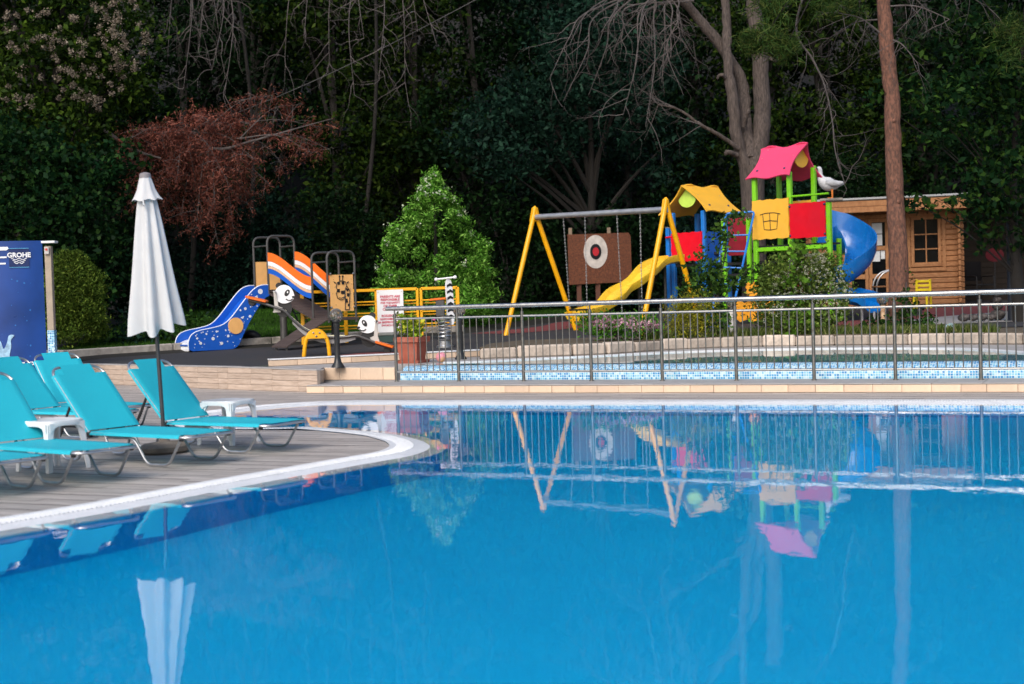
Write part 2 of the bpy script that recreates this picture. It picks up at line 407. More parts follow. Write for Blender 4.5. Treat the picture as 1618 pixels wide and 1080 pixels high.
# --- water material: clear, a faint ripple
def water_mat(name, ripple, scale, tint=(1, 1, 1)):
    m = bpy.data.materials.new(name); m.use_nodes = True; N = m.node_tree.nodes; L = m.node_tree.links
    b = N['Principled BSDF']; b.inputs['Transmission Weight'].default_value = 1; b.inputs['IOR'].default_value = 1.333; b.inputs['Roughness'].default_value = 0
    b.inputs['Base Color'].default_value = (*tint, 1)
    tc = N.new('ShaderNodeTexCoord'); mp = N.new('ShaderNodeMapping'); mp.inputs['Scale'].default_value = (1, .55, 1); L.new(tc.outputs['Object'], mp.inputs[0])
    n1 = N.new('ShaderNodeTexNoise'); n1.inputs['Scale'].default_value = scale; n1.inputs['Detail'].default_value = 3; L.new(mp.outputs[0], n1.inputs['Vector'])
    n2 = N.new('ShaderNodeTexNoise'); n2.inputs['Scale'].default_value = scale*.13; n2.inputs['Detail'].default_value = 2; L.new(mp.outputs[0], n2.inputs['Vector'])
    ad = N.new('ShaderNodeMath'); ad.operation = 'MULTIPLY_ADD'; ad.inputs[1].default_value = 1.6; L.new(n2.outputs[0], ad.inputs[0]); L.new(n1.outputs[0], ad.inputs[2])
    bp = N.new('ShaderNodeBump'); bp.inputs['Strength'].default_value = 1; bp.inputs['Distance'].default_value = ripple; L.new(ad.outputs[0], bp.inputs['Height']); L.new(bp.outputs[0], b.inputs['Normal'])
    MATS[name] = m; return m
M_water = water_mat('pool_water', .0006, 7.0)
M_kidwater = water_mat('kids_pool_water', .0006, 6.0)

# --- outline of the main pool (water's edge), from the near left, round the deck's tongue and bay, then the far edge
edge_px = [(0, 838), (190, 805), (380, 768), (560, 735), (640, 721), (668, 713), (677, 706), (672, 700), (660, 695), (620, 686), (540, 678), (490, 675), (440, 676)]
tongue = [on(u, v, 0) for u, v in edge_px]
d0 = (tongue[0]-tongue[1]).normalized()
pool = [Vector((-6.6, .9, 0)), tongue[0]+d0*2.6+Vector((-.15, 0, 0)), tongue[0]+d0*1.2]+tongue
pool += [Vector((-3.3, 15.9, 0)), Vector((-3.75, 16.6, 0)), Vector((-3.85, 17.4, 0)), Vector((-3.5, 18.2, 0)), Vector((-2.9, 18.85, 0)), Vector((-2.25, 18.95, 0))]
far_a, far_b = on(630, 638, 0), on(1618, 638, 0); fdir = (far_b-far_a).normalized()
pool += [far_a, far_b, far_b+fdir*9]
i0 = 0
pool = [pool[0]]+bez(pool[1:-3], 4)+pool[-3:]
POOL_R = pool[-1]
# coping band, submerged lip and basin wall follow the outline
def offset(line, dist):
    out = []
    for i, p in enumerate(line):
        t = (line[min(i+1, len(line)-1)]-line[max(i-1, 0)]); n = Vector((-t.y, t.x, 0)).normalized()
        out.append(p+n*dist)
    return out
inner = offset(pool, .36); lip = offset(pool, -.16)
def ribbon(a, za, b, zb):
    vs = [(p.x, p.y, za) for p in a]+[(p.x, p.y, zb) for p in b]; n = len(a)
    return vs, [(i, i+1, n+i+1, n+i) for i in range(n-1)]
mb = MB(); mb.add(*ribbon(inner, Z_DECK+.006, pool, .004)); mb.add(*ribbon(pool, .004, lip, -.05)); mb.add(*ribbon(lip, -.05, lip, -.12))
cop = struct(mb.build('pool_coping', M_coping)); cop['label'] = 'white pool coping'
# rows of grating slots along the coping: thin raised bars, one strip of real bars along the visible edges
mb = MB()
def bars(a, b, step, i0, i1):
    acc = 0
    for i in range(i0, i1):
        p0, p1, q0, q1 = a[i], a[i+1], b[i], b[i+1]; L = (p1-p0).length; k = max(1, int(L/step))
        for j in range(k):
            t = j/k
            P = p0.lerp(p1, t); Q = q0.lerp(q1, t); zz = Vector((0, 0, Z_DECK+.010))
            mb.beam(P.lerp(Q, .18)+zz-Vector((0, 0, .005)), P.lerp(Q, .62)+zz-Vector((0, 0, .009)), .014, .008)
bars(inner, pool, .034, 2, len(pool)-1)
stuff(mb.build('grating_bar', M_coping, cop, smooth=0))
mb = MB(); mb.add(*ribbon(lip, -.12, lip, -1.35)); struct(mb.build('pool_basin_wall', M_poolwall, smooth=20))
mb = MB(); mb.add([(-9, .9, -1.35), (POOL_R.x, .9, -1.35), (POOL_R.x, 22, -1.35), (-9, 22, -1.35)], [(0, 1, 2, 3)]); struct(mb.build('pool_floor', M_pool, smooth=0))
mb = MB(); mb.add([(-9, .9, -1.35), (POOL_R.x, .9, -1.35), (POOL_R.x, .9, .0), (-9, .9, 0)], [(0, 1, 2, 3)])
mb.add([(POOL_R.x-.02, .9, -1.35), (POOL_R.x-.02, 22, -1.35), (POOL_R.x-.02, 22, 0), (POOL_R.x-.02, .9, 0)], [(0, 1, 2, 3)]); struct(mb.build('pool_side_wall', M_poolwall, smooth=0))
mb = MB(); mb.add([(-9, .9, 0), (POOL_R.x, .9, 0), (POOL_R.x, 22, 0), (-9, 22, 0)], [(0, 1, 2, 3)])
struct(mb.build('pool_water', M_water, smooth=0))
# near and right-hand paving round the pool
mb = MB(); mb.box((0, -4.6, -.30), (60, 11, .64), .01); struct(mb.build('near_paving', M_grey))
mb = MB(); mb.box((POOL_R.x+8, 8, -.31), (16, 14.2, .66), .01); struct(mb.build('side_paving', M_grey))

# --- lower deck: base sheet and plank-look tiles
WALLP = [Vector((-12.6, 31.0, 0)), Vector((-8.26, 26.6, 0)), Vector((-7.28, 25.5, 0)), Vector((-4.55, 22.75, 0)), Vector((-3.71, 21.98, 0)), Vector((-2.93, 21.33, 0))]
outer = [Vector((POOL_R.x, POOL_R.y+8, 0)), Vector((5, 24, 0)), Vector((-3, 26, 0)), Vector((-8.4, 27.4, 0)), Vector((-14, 32.5, 0)), Vector((-24, 33, 0)), Vector((-24, .9, 0))]
deck_poly = inner+outer
mb = MB(); mb.add([(p.x, p.y, Z_DECK-.010) for p in deck_poly], [tuple(range(len(deck_poly)))]); deck = struct(mb.build('pool_deck', M_deckbase, smooth=0))
ang = R(-24); eu = Vector((math.cos(ang), math.sin(ang), 0)); ev = Vector((-math.sin(ang), math.cos(ang), 0))
UV = [(p.dot(eu), p.dot(ev)) for p in deck_poly]
def scan(v):
    xs = []
    for i in range(len(UV)):
        (u0, v0), (u1, v1) = UV[i], UV[(i+1) % len(UV)]
        if (v0 <= v) != (v1 <= v): xs.append(u0+(v-v0)*(u1-u0)/(v1-v0))
    return sorted(xs)
mb = MB(); row = 0; v = min(q[1] for q in UV)+.01; vmax = max(q[1] for q in UV)
while v < vmax-.2:
    a, b = scan(v+.004), scan(v+.112)
    if len(a) == len(b) and len(a) % 2 == 0:
        for k in range(0, len(a), 2):
            lo, hi = max(a[k], b[k]), min(a[k+1], b[k+1])
            if hi-lo < .1: continue
            lo2, hi2 = max(lo, -23), min(hi, 10); cuts = [x for x in np.arange(math.floor(lo2/1.2)*1.2+(row % 3)*.4, hi2, 1.2) if lo2+.1 < x < hi2-.1]
            pts = [lo2]+cuts+[hi2]
            for q in range(len(pts)-1):
                A0, A1 = pts[q]+.002, pts[q+1]-.002
                ua, ub = (a[k] if q == 0 and lo2 == lo else A0), (b[k] if q == 0 and lo2 == lo else A0)
                uc, ud = (a[k+1] if q == len(pts)-2 and hi2 == hi else A1), (b[k+1] if q == len(pts)-2 and hi2 == hi else A1)
                z = Z_DECK+random.uniform(-.0015, .0015)
                mb.add([(ua, v+.004, z), (uc, v+.004, z), (ud, v+.112, z), (ub, v+.112, z)], [(0, 1, 2, 3)])
    v += .116; row += 1
pl = stuff(mb.build('plank', M_deck, deck, smooth=0))
pl.rotation_euler = (0, 0, ang)
# --- stone step under the fence (long low step), top paving and riser tiles
sA, sB = on(485, 621, Z_DECK), on(1618, 619.5, Z_DECK); sdir_ = (sB-sA).normalized(); sB = sB+sdir_*7; sn = Vector((-sdir_.y, sdir_.x, 0))
def slab(poly, z0, z1, name, m):
    n = len(poly); mb = MB(); mb.add([(p.x, p.y, z0) for p in poly]+[(p.x, p.y, z1) for p in poly], [tuple(range(n, 2*n)), tuple(range(n))[::-1]]+[(i, (i+1) % n, n+(i+1) % n, n+i) for i in range(n)])
    return mb.build(name, m, smooth=0)
step = struct(slab([sA, sB, sB+sn*1.6, sA+sn*1.6], -.1, Z_STEP-.012, 'stone_step', M_joint))
def tile_row(parent, a, b, z0, z1, tw, m, name='tile', gap=.006, th=.02, jit=.1, off=0, out=None):
    """upright tiles along a-b, proud of the wall face"""
    d = (b-a); L = d.length; d.normalize(); n = Vector((d.y, -d.x, 0)); x = -off
    while x < L-.03:
        x0, x1 = max(x, 0), min(x+tw*(1+random.uniform(-jit, jit)), L)
        x = x1
        if x1-x0 < .03: continue
        c = a+d*(x0+x1)/2+n*(th/2-.004+random.uniform(-.002, .002)); c.z = (z0+z1)/2
        rz = math.atan2(d.y, d.x)
        k = ('tile', round((x1-x0), 2), round(z1-z0, 3), m.name)
        if k not in TILE: mbt = MB().box((0, 0, 0), (round(x1-x0, 2)-gap, th, z1-z0-gap), .004); TILE[k] = mbt.mesh('tile', m)
        inst(TILE[k], name, c, parent, (0, 0, rz))
TILE = {}
tile_row(step, sA, sB, Z_DECK+.002, Z_STEP-.018, .335, M_beige)
tile_row(step, sA+sn*.9, sA, Z_DECK+.002, Z_STEP-.018, .3, M_beige)
mb = MB()   # paving slabs on the step
L = (sB-sA).length; k = 0; x = 0
step_slab = MB().box((0, 0, 0), (.592, 1.55, .016), .004).mesh('paving_slab', M_grey)
while x < L:
    c = sA+sdir_*(x+.3)+sn*.76; c.z = Z_STEP-.008; inst(step_slab, 'paving_slab', c, step, (0, 0, math.atan2(sdir_.y, sdir_.x))); x += .6
# --- second step and the platform beside the children's pool
p0 = Vector((-2.93, 21.35, 0)); p1 = on(512, 600.5, Z_STEP); p2 = on(624, 601, Z_STEP)+Vector((0, .12, 0))
platpoly = [p0, p1, p2, Vector((-1.9, 22.6, 0)), Vector((0, 21.6, 0)), Vector((8, 18.3, 0)), Vector((16, 17, 0)), Vector((16, 26.5, 0)), Vector((-.3, 25.6, 0)), Vector((-3.9, 24.6, 0)), Vector((-4.05, 22.32, 0))]
plat = struct(slab(platpoly, -.05, Z_PLAT, 'platform_paving', M_grey))
tile_row(plat, p1, p2, Z_STEP+.004, Z_PLAT-.012, .42, M_beige, off=.1)
tile_row(plat, p0, p1, Z_STEP+.004, Z_PLAT-.012, .42, M_woodtile)
# raised edging between the platform and the rubber floor
e0, e1, e2 = on(424, 579, Z_PLAT), on(624, 570.5, Z_PLAT), on(770, 562.5, Z_PLAT)
edging = struct(MB().beam(e0+Vector((0, .1, .05)), e2+Vector((0, .1, .05)), .19, .105, bev=.006).build('playground_edging', M_joint))
tile_row(edging, e0, e2, Z_PLAT+.004, Z_PLAT+.096, .45, M_beige, th=.026)
cap = MB().beam(e0+Vector((0, .1, .113)), e2+Vector((0, .1, .113)), .235, .018, bev=.004).build('cap', M_coping, edging)

# --- retaining wall of wood-look tiles, four courses
def wall_top(i): return [.36, .365, .37, .38, .37, .352][i]
wall = thing('retaining_wall', 'low retaining wall clad in brown wood-look tiles below the rubber playground floor', 'wall', WALLP[2])
mb = MB()
for i in range(len(WALLP)-1):
    a, b = WALLP[i], WALLP[i+1]; n = Vector((-(b-a).y, (b-a).x, 0)).normalized(); za, zb = wall_top(i), wall_top(i+1)
    V = [a, b, b+n*.05, a+n*.05]; Z = [za, zb, zb, za]
    mb.add([(p.x, p.y, -.02) for p in V]+[(p.x, p.y, z-.012) for p, z in zip(V, Z)], [(0, 1, 5, 4), (1, 2, 6, 5), (2, 3, 7, 6), (3, 0, 4, 7), (4, 5, 6, 7)])
mb.build('core', M_joint, wall, smooth=0)
for i in range(1, len(WALLP)-1):
    a, b = WALLP[i], WALLP[i+1]; h = (min(wall_top(i), wall_top(i+1))-Z_DECK)/4
    for r in range(4):
        tile_row(wall, a, b, Z_DECK+r*h+.001, Z_DECK+(r+1)*h-.0005, .60, M_woodtile, off=.0, jit=0, gap=.003)
mb = MB()
for i in range(len(WALLP)-1):
    a, b = WALLP[i].copy(), WALLP[i+1].copy(); n = Vector((-(b-a).y, (b-a).x, 0)).normalized(); a.z, b.z = wall_top(i), wall_top(i+1)
    mb.beam(a+n*.06, b+n*.06, .16, .016)
mb.build('cap', M_grey, wall)

# --- ground sheet (lawn and wooded hillside) and rubber floor
def grid(name, m, xs, yf, ny, zf, inside=None):
    vs = []; fs = []
    for x in xs:
        y0, y1 = yf(x)
        for j in range(ny+1):
            y = y0+(y1-y0)*j/ny; vs.append((x, y, zf(x, y)))
    for i in range(len(xs)-1):
        for j in range(ny): fs.append((i*(ny+1)+j, (i+1)*(ny+1)+j, (i+1)*(ny+1)+j+1, i*(ny+1)+j+1))
    return MB().add(vs, fs).build(name, m, smooth=60)
def interp(P, x):
    for (a, b), (c, d) in zip(P, P[1:]):
        if a <= x <= c: return b+(d-b)*(x-a)/(c-a)
    return P[0][1] if x < P[0][0] else P[-1][1]
BACK = [(-20, 23.6), (-8.6, 27.5), (-1.1, 31.8), (1.5, 36.7), (3.2, 39.5), (40, 40)]
FRONT = [(-20, 38), (-12.6, 31.1), (-8.26, 26.72), (-7.28, 25.62), (-4.55, 22.87), (-4.06, 22.42), (e0.x-.02, e0.y+.14), (e2.x, e2.y+.14), (e2.x+.5, 26.3), (4, 26.2), (8, 25.6), (20, 25)]
M_ground = M_soil
ground = struct(grid('ground', M_soil, list(np.linspace(-80, 80, 161)), lambda x: (min(max(interp(BACK, x)-.6, 26.0), 60) if x > -8.6 else 27.0+max(0, -8.6-x)*.0, 95), 70, lambda x, y: gz(x, y)-.012))
xsr = [x for x in np.linspace(-8.2, 20, 180)]
rub = struct(grid('rubber_floor', M_rubber, xsr, lambda x: (interp(FRONT, x), interp(BACK, x)+.05), 40, lambda x, y: plane_z(x, y) if y > interp(FRONT, x)+1.2 else plane_z(x, y)*(max(0, y-interp(FRONT, x))/1.2)+(1-max(0, y-interp(FRONT, x))/1.2)*(plane_z(x, y) if x > -4.1 else interp([(-8.2, .372), (-4.1, .388)], x))))
def patch(pts, zoff, name, m, n=14):
    """thin flat patch over the rubber floor"""
    mbp = MB(); q = bez(pts+[pts[0]], 5)[:-1]
    mbp.add([(p.x, p.y, plane_z(p.x, p.y)+zoff) for p in q], [tuple(range(len(q)))])
    return struct(mbp.build(name, m, smooth=0))
patch([Vector((-.9, 31.2, 0)), Vector((.6, 33.2, 0)), Vector((1.3, 35.4, 0)), Vector((3.2, 35.2, 0)), Vector((2.0, 32.6, 0)), Vector((.2, 30.6, 0))], .005, 'red_rubber_floor', M_rubber_red)
patch([Vector((6.5, 26.6, 0)), Vector((6.4, 29.5, 0)), Vector((8.8, 31, 0)), Vector((10.2, 34.6, 0)), Vector((12.5, 34, 0)), Vector((10.2, 30.6, 0)), Vector((8.3, 27.2, 0))], .005, 'red_rubber_floor', M_rubber_red)
patch([Vector((-3.4, 24.7, 0)), Vector((-2.6, 25.6, 0)), Vector((-1.9, 25.2, 0)), Vector((-2.6, 24.5, 0))], .005, 'red_rubber_floor', M_rubber_red)
path = patch([Vector((6.9, 27.3, 0)), Vector((7.6, 28.6, 0)), Vector((9.2, 30.2, 0)), Vector((12.0, 31.4, 0)), Vector((13.2, 28.0, 0)), Vector((10.6, 27.2, 0))], .010, 'paved_path', M_grey)

# --- concrete kerb behind the rubber floor
kb = thing('concrete_kerb', 'weathered concrete kerb stained black between rubber floor and lawn', 'kerb', (-8.6, 27.5, plane_z(-8.6, 27.5)))
KP = [Vector((-12.4, 29.6, 0)), Vector((-8.6, 27.5, 0)), Vector((-6.8, 28.5, 0)), Vector((-5, 29.53, 0)), Vector((-3, 30.7, 0)), Vector((-1.1, 31.8, 0))]
for a, b in zip(KP, KP[1:]):
    a = a.copy(); b = b.copy(); a.z = plane_z(a.x, a.y)+.06; b.z = plane_z(b.x, b.y)+.06; d = (b-a).normalized()*.006
    MB().beam(a+d, b-d, .16, .24, bev=.02).build('kerb_stone', M_kerb, kb)

# ---------------------------------------------------------------- children's pool
kA, kB = on(632, 601, Z_STEP)+Vector((0, .10, 0)), on(1618, 598, Z_STEP)+Vector((0, .10, 0)); kdir = (kB-kA).normalized(); kB = kB+kdir*1.2; kn = Vector((-kdir.y, kdir.x, 0)); kz = math.atan2(kdir.y, kdir.x); KL = (kB-kA).length
kw = thing('pool_wall', 'raised front wall of the shallow pool covered in light blue glass mosaic', 'wall', (kA.x, kA.y, Z_STEP), kz, local=True)
prof = [(0, 0), (0, .105), (.012, .125), (.10, .175), (.19, .208), (.26, .214), (.30, .20), (.30, -.02)]
rings = [[Vector((x, y, z)) for y, z in prof] for x in np.linspace(0, KL, 24)]
MB().sweep(rings).build('mosaic_face', M_mosaic, kw, smooth=40)
far_px = [(700, 573), (760, 571.5), (850, 567), (950, 562.5), (1060, 557), (1160, 553.5), (1290, 551), (1420, 550.5), (1520, 551.5), (1590, 556), (1660, 562)]
kfar = [on(u, v, Z_KID) for u, v in far_px]
kwat = [kA+kn*.26+kdir*.05]+[kA+kn*.26+kdir*KL*.98]+kfar[::-1]
mb = MB(); mb.add([(p.x, p.y, Z_KID-.004) for p in kwat], [tuple(range(len(kwat)))]); struct(mb.build('shallow_pool_water', M_kidwater, smooth=0))
mb = MB(); mb.add([(p.x, p.y, Z_PLAT+.012-.0) for p in kwat], [tuple(range(len(kwat)))]); 
struct(mb.build('shallow_pool_floor', M_kidfloor, smooth=0))
kf2 = [p.copy() for p in bez(kfar, 4)]; kout = offset(kf2, .16)
mb = MB(); mb.add(*ribbon(kf2, Z_KID+.012, kout, Z_KID+.016)); mb.add(*ribbon(kf2, Z_PLAT, kf2, Z_KID+.012)); mb.add(*ribbon(kout, Z_KID+.016, kout, Z_PLAT-.02))
struct(mb.build('shallow_pool_coping', M_coping))
# --- kerb stones bounding the planting bed
bp_ = [on(758, 567, Z_PLAT), on(860, 563.5, Z_PLAT), on(950, 560, Z_PLAT), on(1060, 552.5, Z_PLAT), on(1160, 548.5, Z_PLAT), on(1290, 546, Z_PLAT), on(1420, 544.5, Z_PLAT), on(1540, 544, Z_PLAT), on(1680, 544, Z_PLAT)]
bp_ = [Vector((p.x, p.y+.08, 0)) for p in bp_]; bl = bez(bp_, 10)
bed = struct(slab([p for p in bl]+[Vector((14, 27.4, 0)), Vector((8, 27.5, 0)), Vector((4, 27.6, 0)), Vector((.2, 27.0, 0)), Vector((-.4, 25.6, 0))], .2, .535, 'planting_bed', mat('bed_soil', (.09, .07, .045), .95, var=.4, scale=10, bump=.8, bscale=30)))
acc = 0; start = bl[0]; segs = []; lens = [.62, .92, .60, .66, .72, .55, .66, .74, .58, .68, .62, .66, .7, .6, .66, .62, .7, .6]
i = 0; pos = 0.0; cum = [0]
for a, b in zip(bl, bl[1:]): cum.append(cum[-1]+(b-a).length)
def at_len(s):
    for k in range(len(cum)-1):
        if cum[k] <= s <= cum[k+1]: return bl[k].lerp(bl[k+1], (s-cum[k])/(cum[k+1]-cum[k]))
    return bl[-1]
s_ = 0; k = 0
kg = thing('bed_kerb', 'border of pale and grey rough kerb stones behind the shallow pool', 'kerb', (bl[0].x, bl[0].y, Z_PLAT))
while s_ < cum[-1]-.2:
    Lk = lens[k % len(lens)]; a, b = at_len(s_), at_len(min(s_+Lk, cum[-1])); h = random.uniform(.175, .215); a = a.copy(); b = b.copy(); a.z = b.z = Z_PLAT+h/2-.004
    d = (b-a).normalized()*.008; ct = (a+b)/2; hb = (b-a)/2-d; yv = Vector((-hb.y, hb.x, 0)).normalized()
    o = MB().obox((0, 0, 0), (hb.length, 0, 0), (0, .10+random.uniform(-.01, .01), 0), (0, 0, h/2), .028).mesh('kerb_stone', M_block)
    inst(o, 'kerb_stone', ct, kg, (random.uniform(-.02, .02), random.uniform(-.015, .015), math.atan2(hb.y, hb.x)))
    s_ += Lk; k += 1
# ================================================================ OBJECTS ROUND THE POOL
M_steel = mat('brushed_steel', (.46, .455, .44), .30, 1.0, var=.06, scale=20)
M_steel_d = mat('dull_steel', (.22, .21, .195), .38, 1.0, var=.15, scale=20)
M_alu = mat('aluminium_tube', (.50, .51, .53), .42, 1.0, var=.08, scale=15)
M_black = mat('black_plastic', (.012, .012, .014), .45, var=.2)
M_cyan = mat('turquoise_mesh', (.010, .44, .56), .62, var=.05, scale=90, bump=.3, bscale=500, stain=(.012, .38, .49), stain_amt=.4, stain_scale=3)
M_whitep = mat('white_plastic', (.76, .77, .78), .35, var=.05, scale=6, stain=(.55, .55, .54), stain_amt=.25)
M_canvas = mat('off_white_canvas', (.56, .565, .58), .85, var=.05, scale=6, bump=.15, bscale=240, stain=(.56, .55, .54), stain_amt=.35, stain_scale=1.5)
M_pole = mat('grey_pole', (.07, .07, .075), .4, .6)
M_conc = mat('umbrella_base_concrete', (.19, .165, .14), .9, var=.25, scale=12, bump=.5, bscale=40, stain=(.08, .07, .06), stain_amt=.6)

# --- steel fence along the step: nine posts in view and one beyond the frame
F0 = Vector((-1.7541, 21.447, Z_STEP)); FTH = -.4371; FSP = 1.0536; fd = Vector((math.cos(FTH), math.sin(FTH), 0)); NB = 10; FH = 1.10
fence = thing('steel_fence', 'brushed steel railing with thin upright bars in front of the shallow pool', 'fence', F0, FTH, local=True)
post = MB().lathe([(.036, 0), (.036, .012), (.024, .014), (.024, 1.005), (.012, 1.02), (.012, FH-.02)], 14).mesh('post', M_steel_d)
bar = MB().lathe([(.0085, .142), (.0085, .945)], 8).mesh('baluster', M_steel_d)
railm = MB().tube([(.022, 0, 0), (FSP-.022, 0, 0)], .0165, 10).mesh('rail', M_steel)
def loc_inst(me, name, loc, parent): 
    o = bpy.data.objects.new(name, me); col.objects.link(o); o.location = loc; o.parent = parent; return o
for i in range(NB+1):
    loc_inst(post, 'post', (i*FSP, 0, 0), fence)
    if i < NB:
        loc_inst(railm, 'middle_rail', (i*FSP, 0, .945), fence); loc_inst(railm, 'bottom_rail', (i*FSP, 0, .142), fence)
        for k in range(9): loc_inst(bar, 'baluster', (i*FSP+FSP*(k+1)/10+random.uniform(-.004, .004), 0, 0), fence)
rail = MB(); rail.tube([(-.14, 0, FH), (NB*FSP+.2, 0, FH)], .033, 16); tr = rail.build('top_rail', M_steel, fence)
MB().tube([(4.68, 0, FH), (4.76, 0, FH)], .0335, 16).build('joint_sleeve', M_alu, tr)

# --- sun loungers
def make_lounger():
    t = thing('sun_lounger', '', 'lounger', local=True); Wd = .28; Zs = .262
    fx, hx = .96, -.28
    fr = MB(); fr.tube(rounded([(hx-.05, -Wd, Zs), (fx, -Wd, Zs-.005), (fx, Wd, Zs-.005), (hx-.05, Wd, Zs)], .10, 5), .0125, 8)
    fr.tube([(hx, -Wd, Zs-.01), (hx, Wd, Zs-.01)], .011, 8); fr.build('seat_frame', M_alu, t)
    ca, sa = math.cos(R(47)), math.sin(R(47)); LB = .77
    P = lambda s, y, o=0: (hx-s*ca+o*sa, y, Zs+s*sa+o*ca)
    MB().tube(rounded([P(0, -Wd), P(LB, -Wd), P(LB, Wd), P(0, Wd)], .13, 6), .0125, 8).build('back_frame', M_alu, t)
    # slings: woven sheets with a little sag, wrapped over the tubes
    def sling(f, s0, s1, name, notch):
        n, mj = 14, 10; top = []; 
        for i in range(n+1):
            s = s0+(s1-s0)*i/n; row = []
            wdt = Wd+.014
            for j in range(mj+1):
                q = -1+2*j/mj; sag = -.012*(1-q*q)*math.sin(math.pi*min(1, max(0, i/n)))
                row.append((s, q*wdt, sag))
            top.append(row)
        vs = []; fs = []; Q = [-1.07, -1.05]+[-1+2*j/10 for j in range(11)]+[1.05, 1.07]; mj = len(Q)-1
        for lay in (.0155, .0135):
            for i in range(n+1):
                s = s0+(s1-s0)*i/n
                for q in Q:
                    sag = -.012*max(0, 1-q*q)*math.sin(math.pi*i/n)
                    vs.append(f(s, q*Wd, lay+sag if abs(q) <= 1 else (.002 if abs(q) < 1.06 else -.0135)))
        m1 = mj+1; off = (n+1)*m1
        for i in range(n):
            for j in range(mj):
                if i >= (n-2 if notch else n-1) and (j < (4 if notch else 3) or j >= mj-(4 if notch else 3)): continue
                a = i*m1+j; fs.append((a, a+1, a+m1+1, a+m1)); fs.append((off+a, off+a+m1, off+a+m1+1, off+a+1))
        MB().add(vs, fs).build(name, M_cyan, t, smooth=60)
    sling(lambda s, y, o: P(s, y, o), .02, LB+.012, 'back_sling', True)
    sling(lambda s, y, o: (s, y, Zs+o), hx+.02, fx+.0, 'seat_sling', False)
    for sy in (-1, 1):
        y = sy*(Wd-.02)
        MB().tube(rounded([(-.06, y, Zs-.03), (.28, y, Zs-.03), (.44, y, .018), (.70, y, .018), (.86, y, Zs-.02)], .06, 4), .012, 8).build('leg', M_alu, t)
        MB().tube(rounded([(hx+.08, y, Zs-.03), (-.38, y, Zs-.045), (-.46, y, .018), (-.66, y, .018), (-.76, y, Zs-.06), (hx-.1, y, Zs-.05)], .06, 4), .012, 8).build('leg', M_alu, t)
        rb = MB(); a, b = Vector(P(.36, y*1.0, -.02)), Vector((-.72, y, Zs-.055)); rb.beam(a, b, .012, .022)
        for k in range(7):
            c = a.lerp(b, .42+k*.07); rb.box((c.x+.012, c.y, c.z), (.016, .014, .012))
        rb.build('ratchet', M_black, t)
        MB().box((hx, sy*Wd, Zs-.012), (.06, .03, .05), .008).build('hinge', M_black, t); MB().box((fx-.09, sy*(Wd-.015), Zs-.02), (.035, .03, .035), .006).build('leg_joint', M_black, t)
    return t
LG = 'turquoise sun loungers on the pool deck'
lg = make_lounger(); lg['group'] = LG
specs = [((-2.37, 13.02), -32, 'turquoise sun lounger beside the closed parasol pole, foot end nearest the inlet tip'),
         ((-2.85, 12.13), -35, 'turquoise sun lounger whose legs straddle the round concrete parasol base'),
         ((-3.41, 11.12), -38, 'turquoise sun lounger with white side table behind its seat'),
         ((-3.90, 10.50), -38, 'turquoise sun lounger at the edge of the row, only its foot end in view'),
         ((-4.42, 15.02), -31, 'turquoise sun lounger behind the white side table, back raised beside the blue shower'),
         ((-4.46, 15.86), -46, 'turquoise sun lounger in the row behind, standing next to the brown tiled wall')]
for i, ((x, y), a, lab) in enumerate(specs):
    o = lg if i == 0 else copy_tree(lg)
    o.location = (x-.57*math.cos(R(a)), y-.57*math.sin(R(a)), Z_DECK+.004); o.rotation_euler = (0, 0, R(a)); o['label'] = lab
# --- white plastic side tables
def make_table():
    t = thing('side_table', '', 'table', local=True); h = .425; a = .205
    top = MB(); n = 24; ring = []
    def sq(r, z):
        out = []
        for k in range(n):
            th = 2*math.pi*k/n+math.pi/4; c, s = math.cos(th), math.sin(th); q = (abs(c)**5+abs(s)**5)**(-.2); out.append(Vector((c*q*r, s*q*r, z)))
        return out
    rg = [sq(a*.93, h-.022), sq(a*.97, h-.03), sq(a, h-.045), sq(a*1.02, h-.02), sq(a*1.0, h-.004), sq(a*.95, h), sq(a*.88, h-.004), sq(a*.02, h-.006)]
    top.sweep(rg, True, True); tp = top.build('tabletop', M_whitep, t, smooth=50)
    for sx in (-1, 1):
        for sy in (-1, 1):
            m = MB(); x0, y0 = sx*a*.90, sy*a*.90; x1, y1 = sx*a*1.05, sy*a*1.05
            m.sweep([[Vector((x1-sx*w1*i, y1-sy*w1*j, z)) for i, j in ((0, 0), (1, 0), (1, .28), (.28, .28), (.28, 1), (0, 1))] for (x1, y1, z, w1) in ((x1, y1, 0, .04), ((x0+x1)/2, (y0+y1)/2, h*.5, .048), (x0*1.02, y0*1.02, h-.09, .06), (x0*1.02, y0*1.02, h-.03, .10))])
            m.build('leg', M_whitep, t, smooth=30)
    for k in range(4):
        th = k*math.pi/2; m = MB(); pts = []
        for i in range(9):
            q = -1+2*i/8; pts.append((q*a*.86, -.045-.055*q**4))
        poly = [(q, -.022) for q in (-a*.86, a*.86)]+[(x, z) for x, z in pts[::-1]]
        m.prism(poly, (math.sin(th)*a*.97, -math.cos(th)*a*.97, h), (math.cos(th), math.sin(th), 0), (0, 0, 1), .006); m.build('apron', M_whitep, t)
    return t
tb = make_table(); TG = 'white plastic side tables'
tb['group'] = TG; tb.location = (-2.78, 13.82, Z_DECK+.004); tb.rotation_euler = (0, 0, R(-28)); tb['label'] = 'white plastic side table behind the lounger next to the water inlet'
t2 = copy_tree(tb); t2.location = (-3.90, 11.98, Z_DECK+.004); t2.rotation_euler = (0, 0, R(-34)); t2['label'] = 'white plastic side table half hidden behind a lounger seat by the parasol'

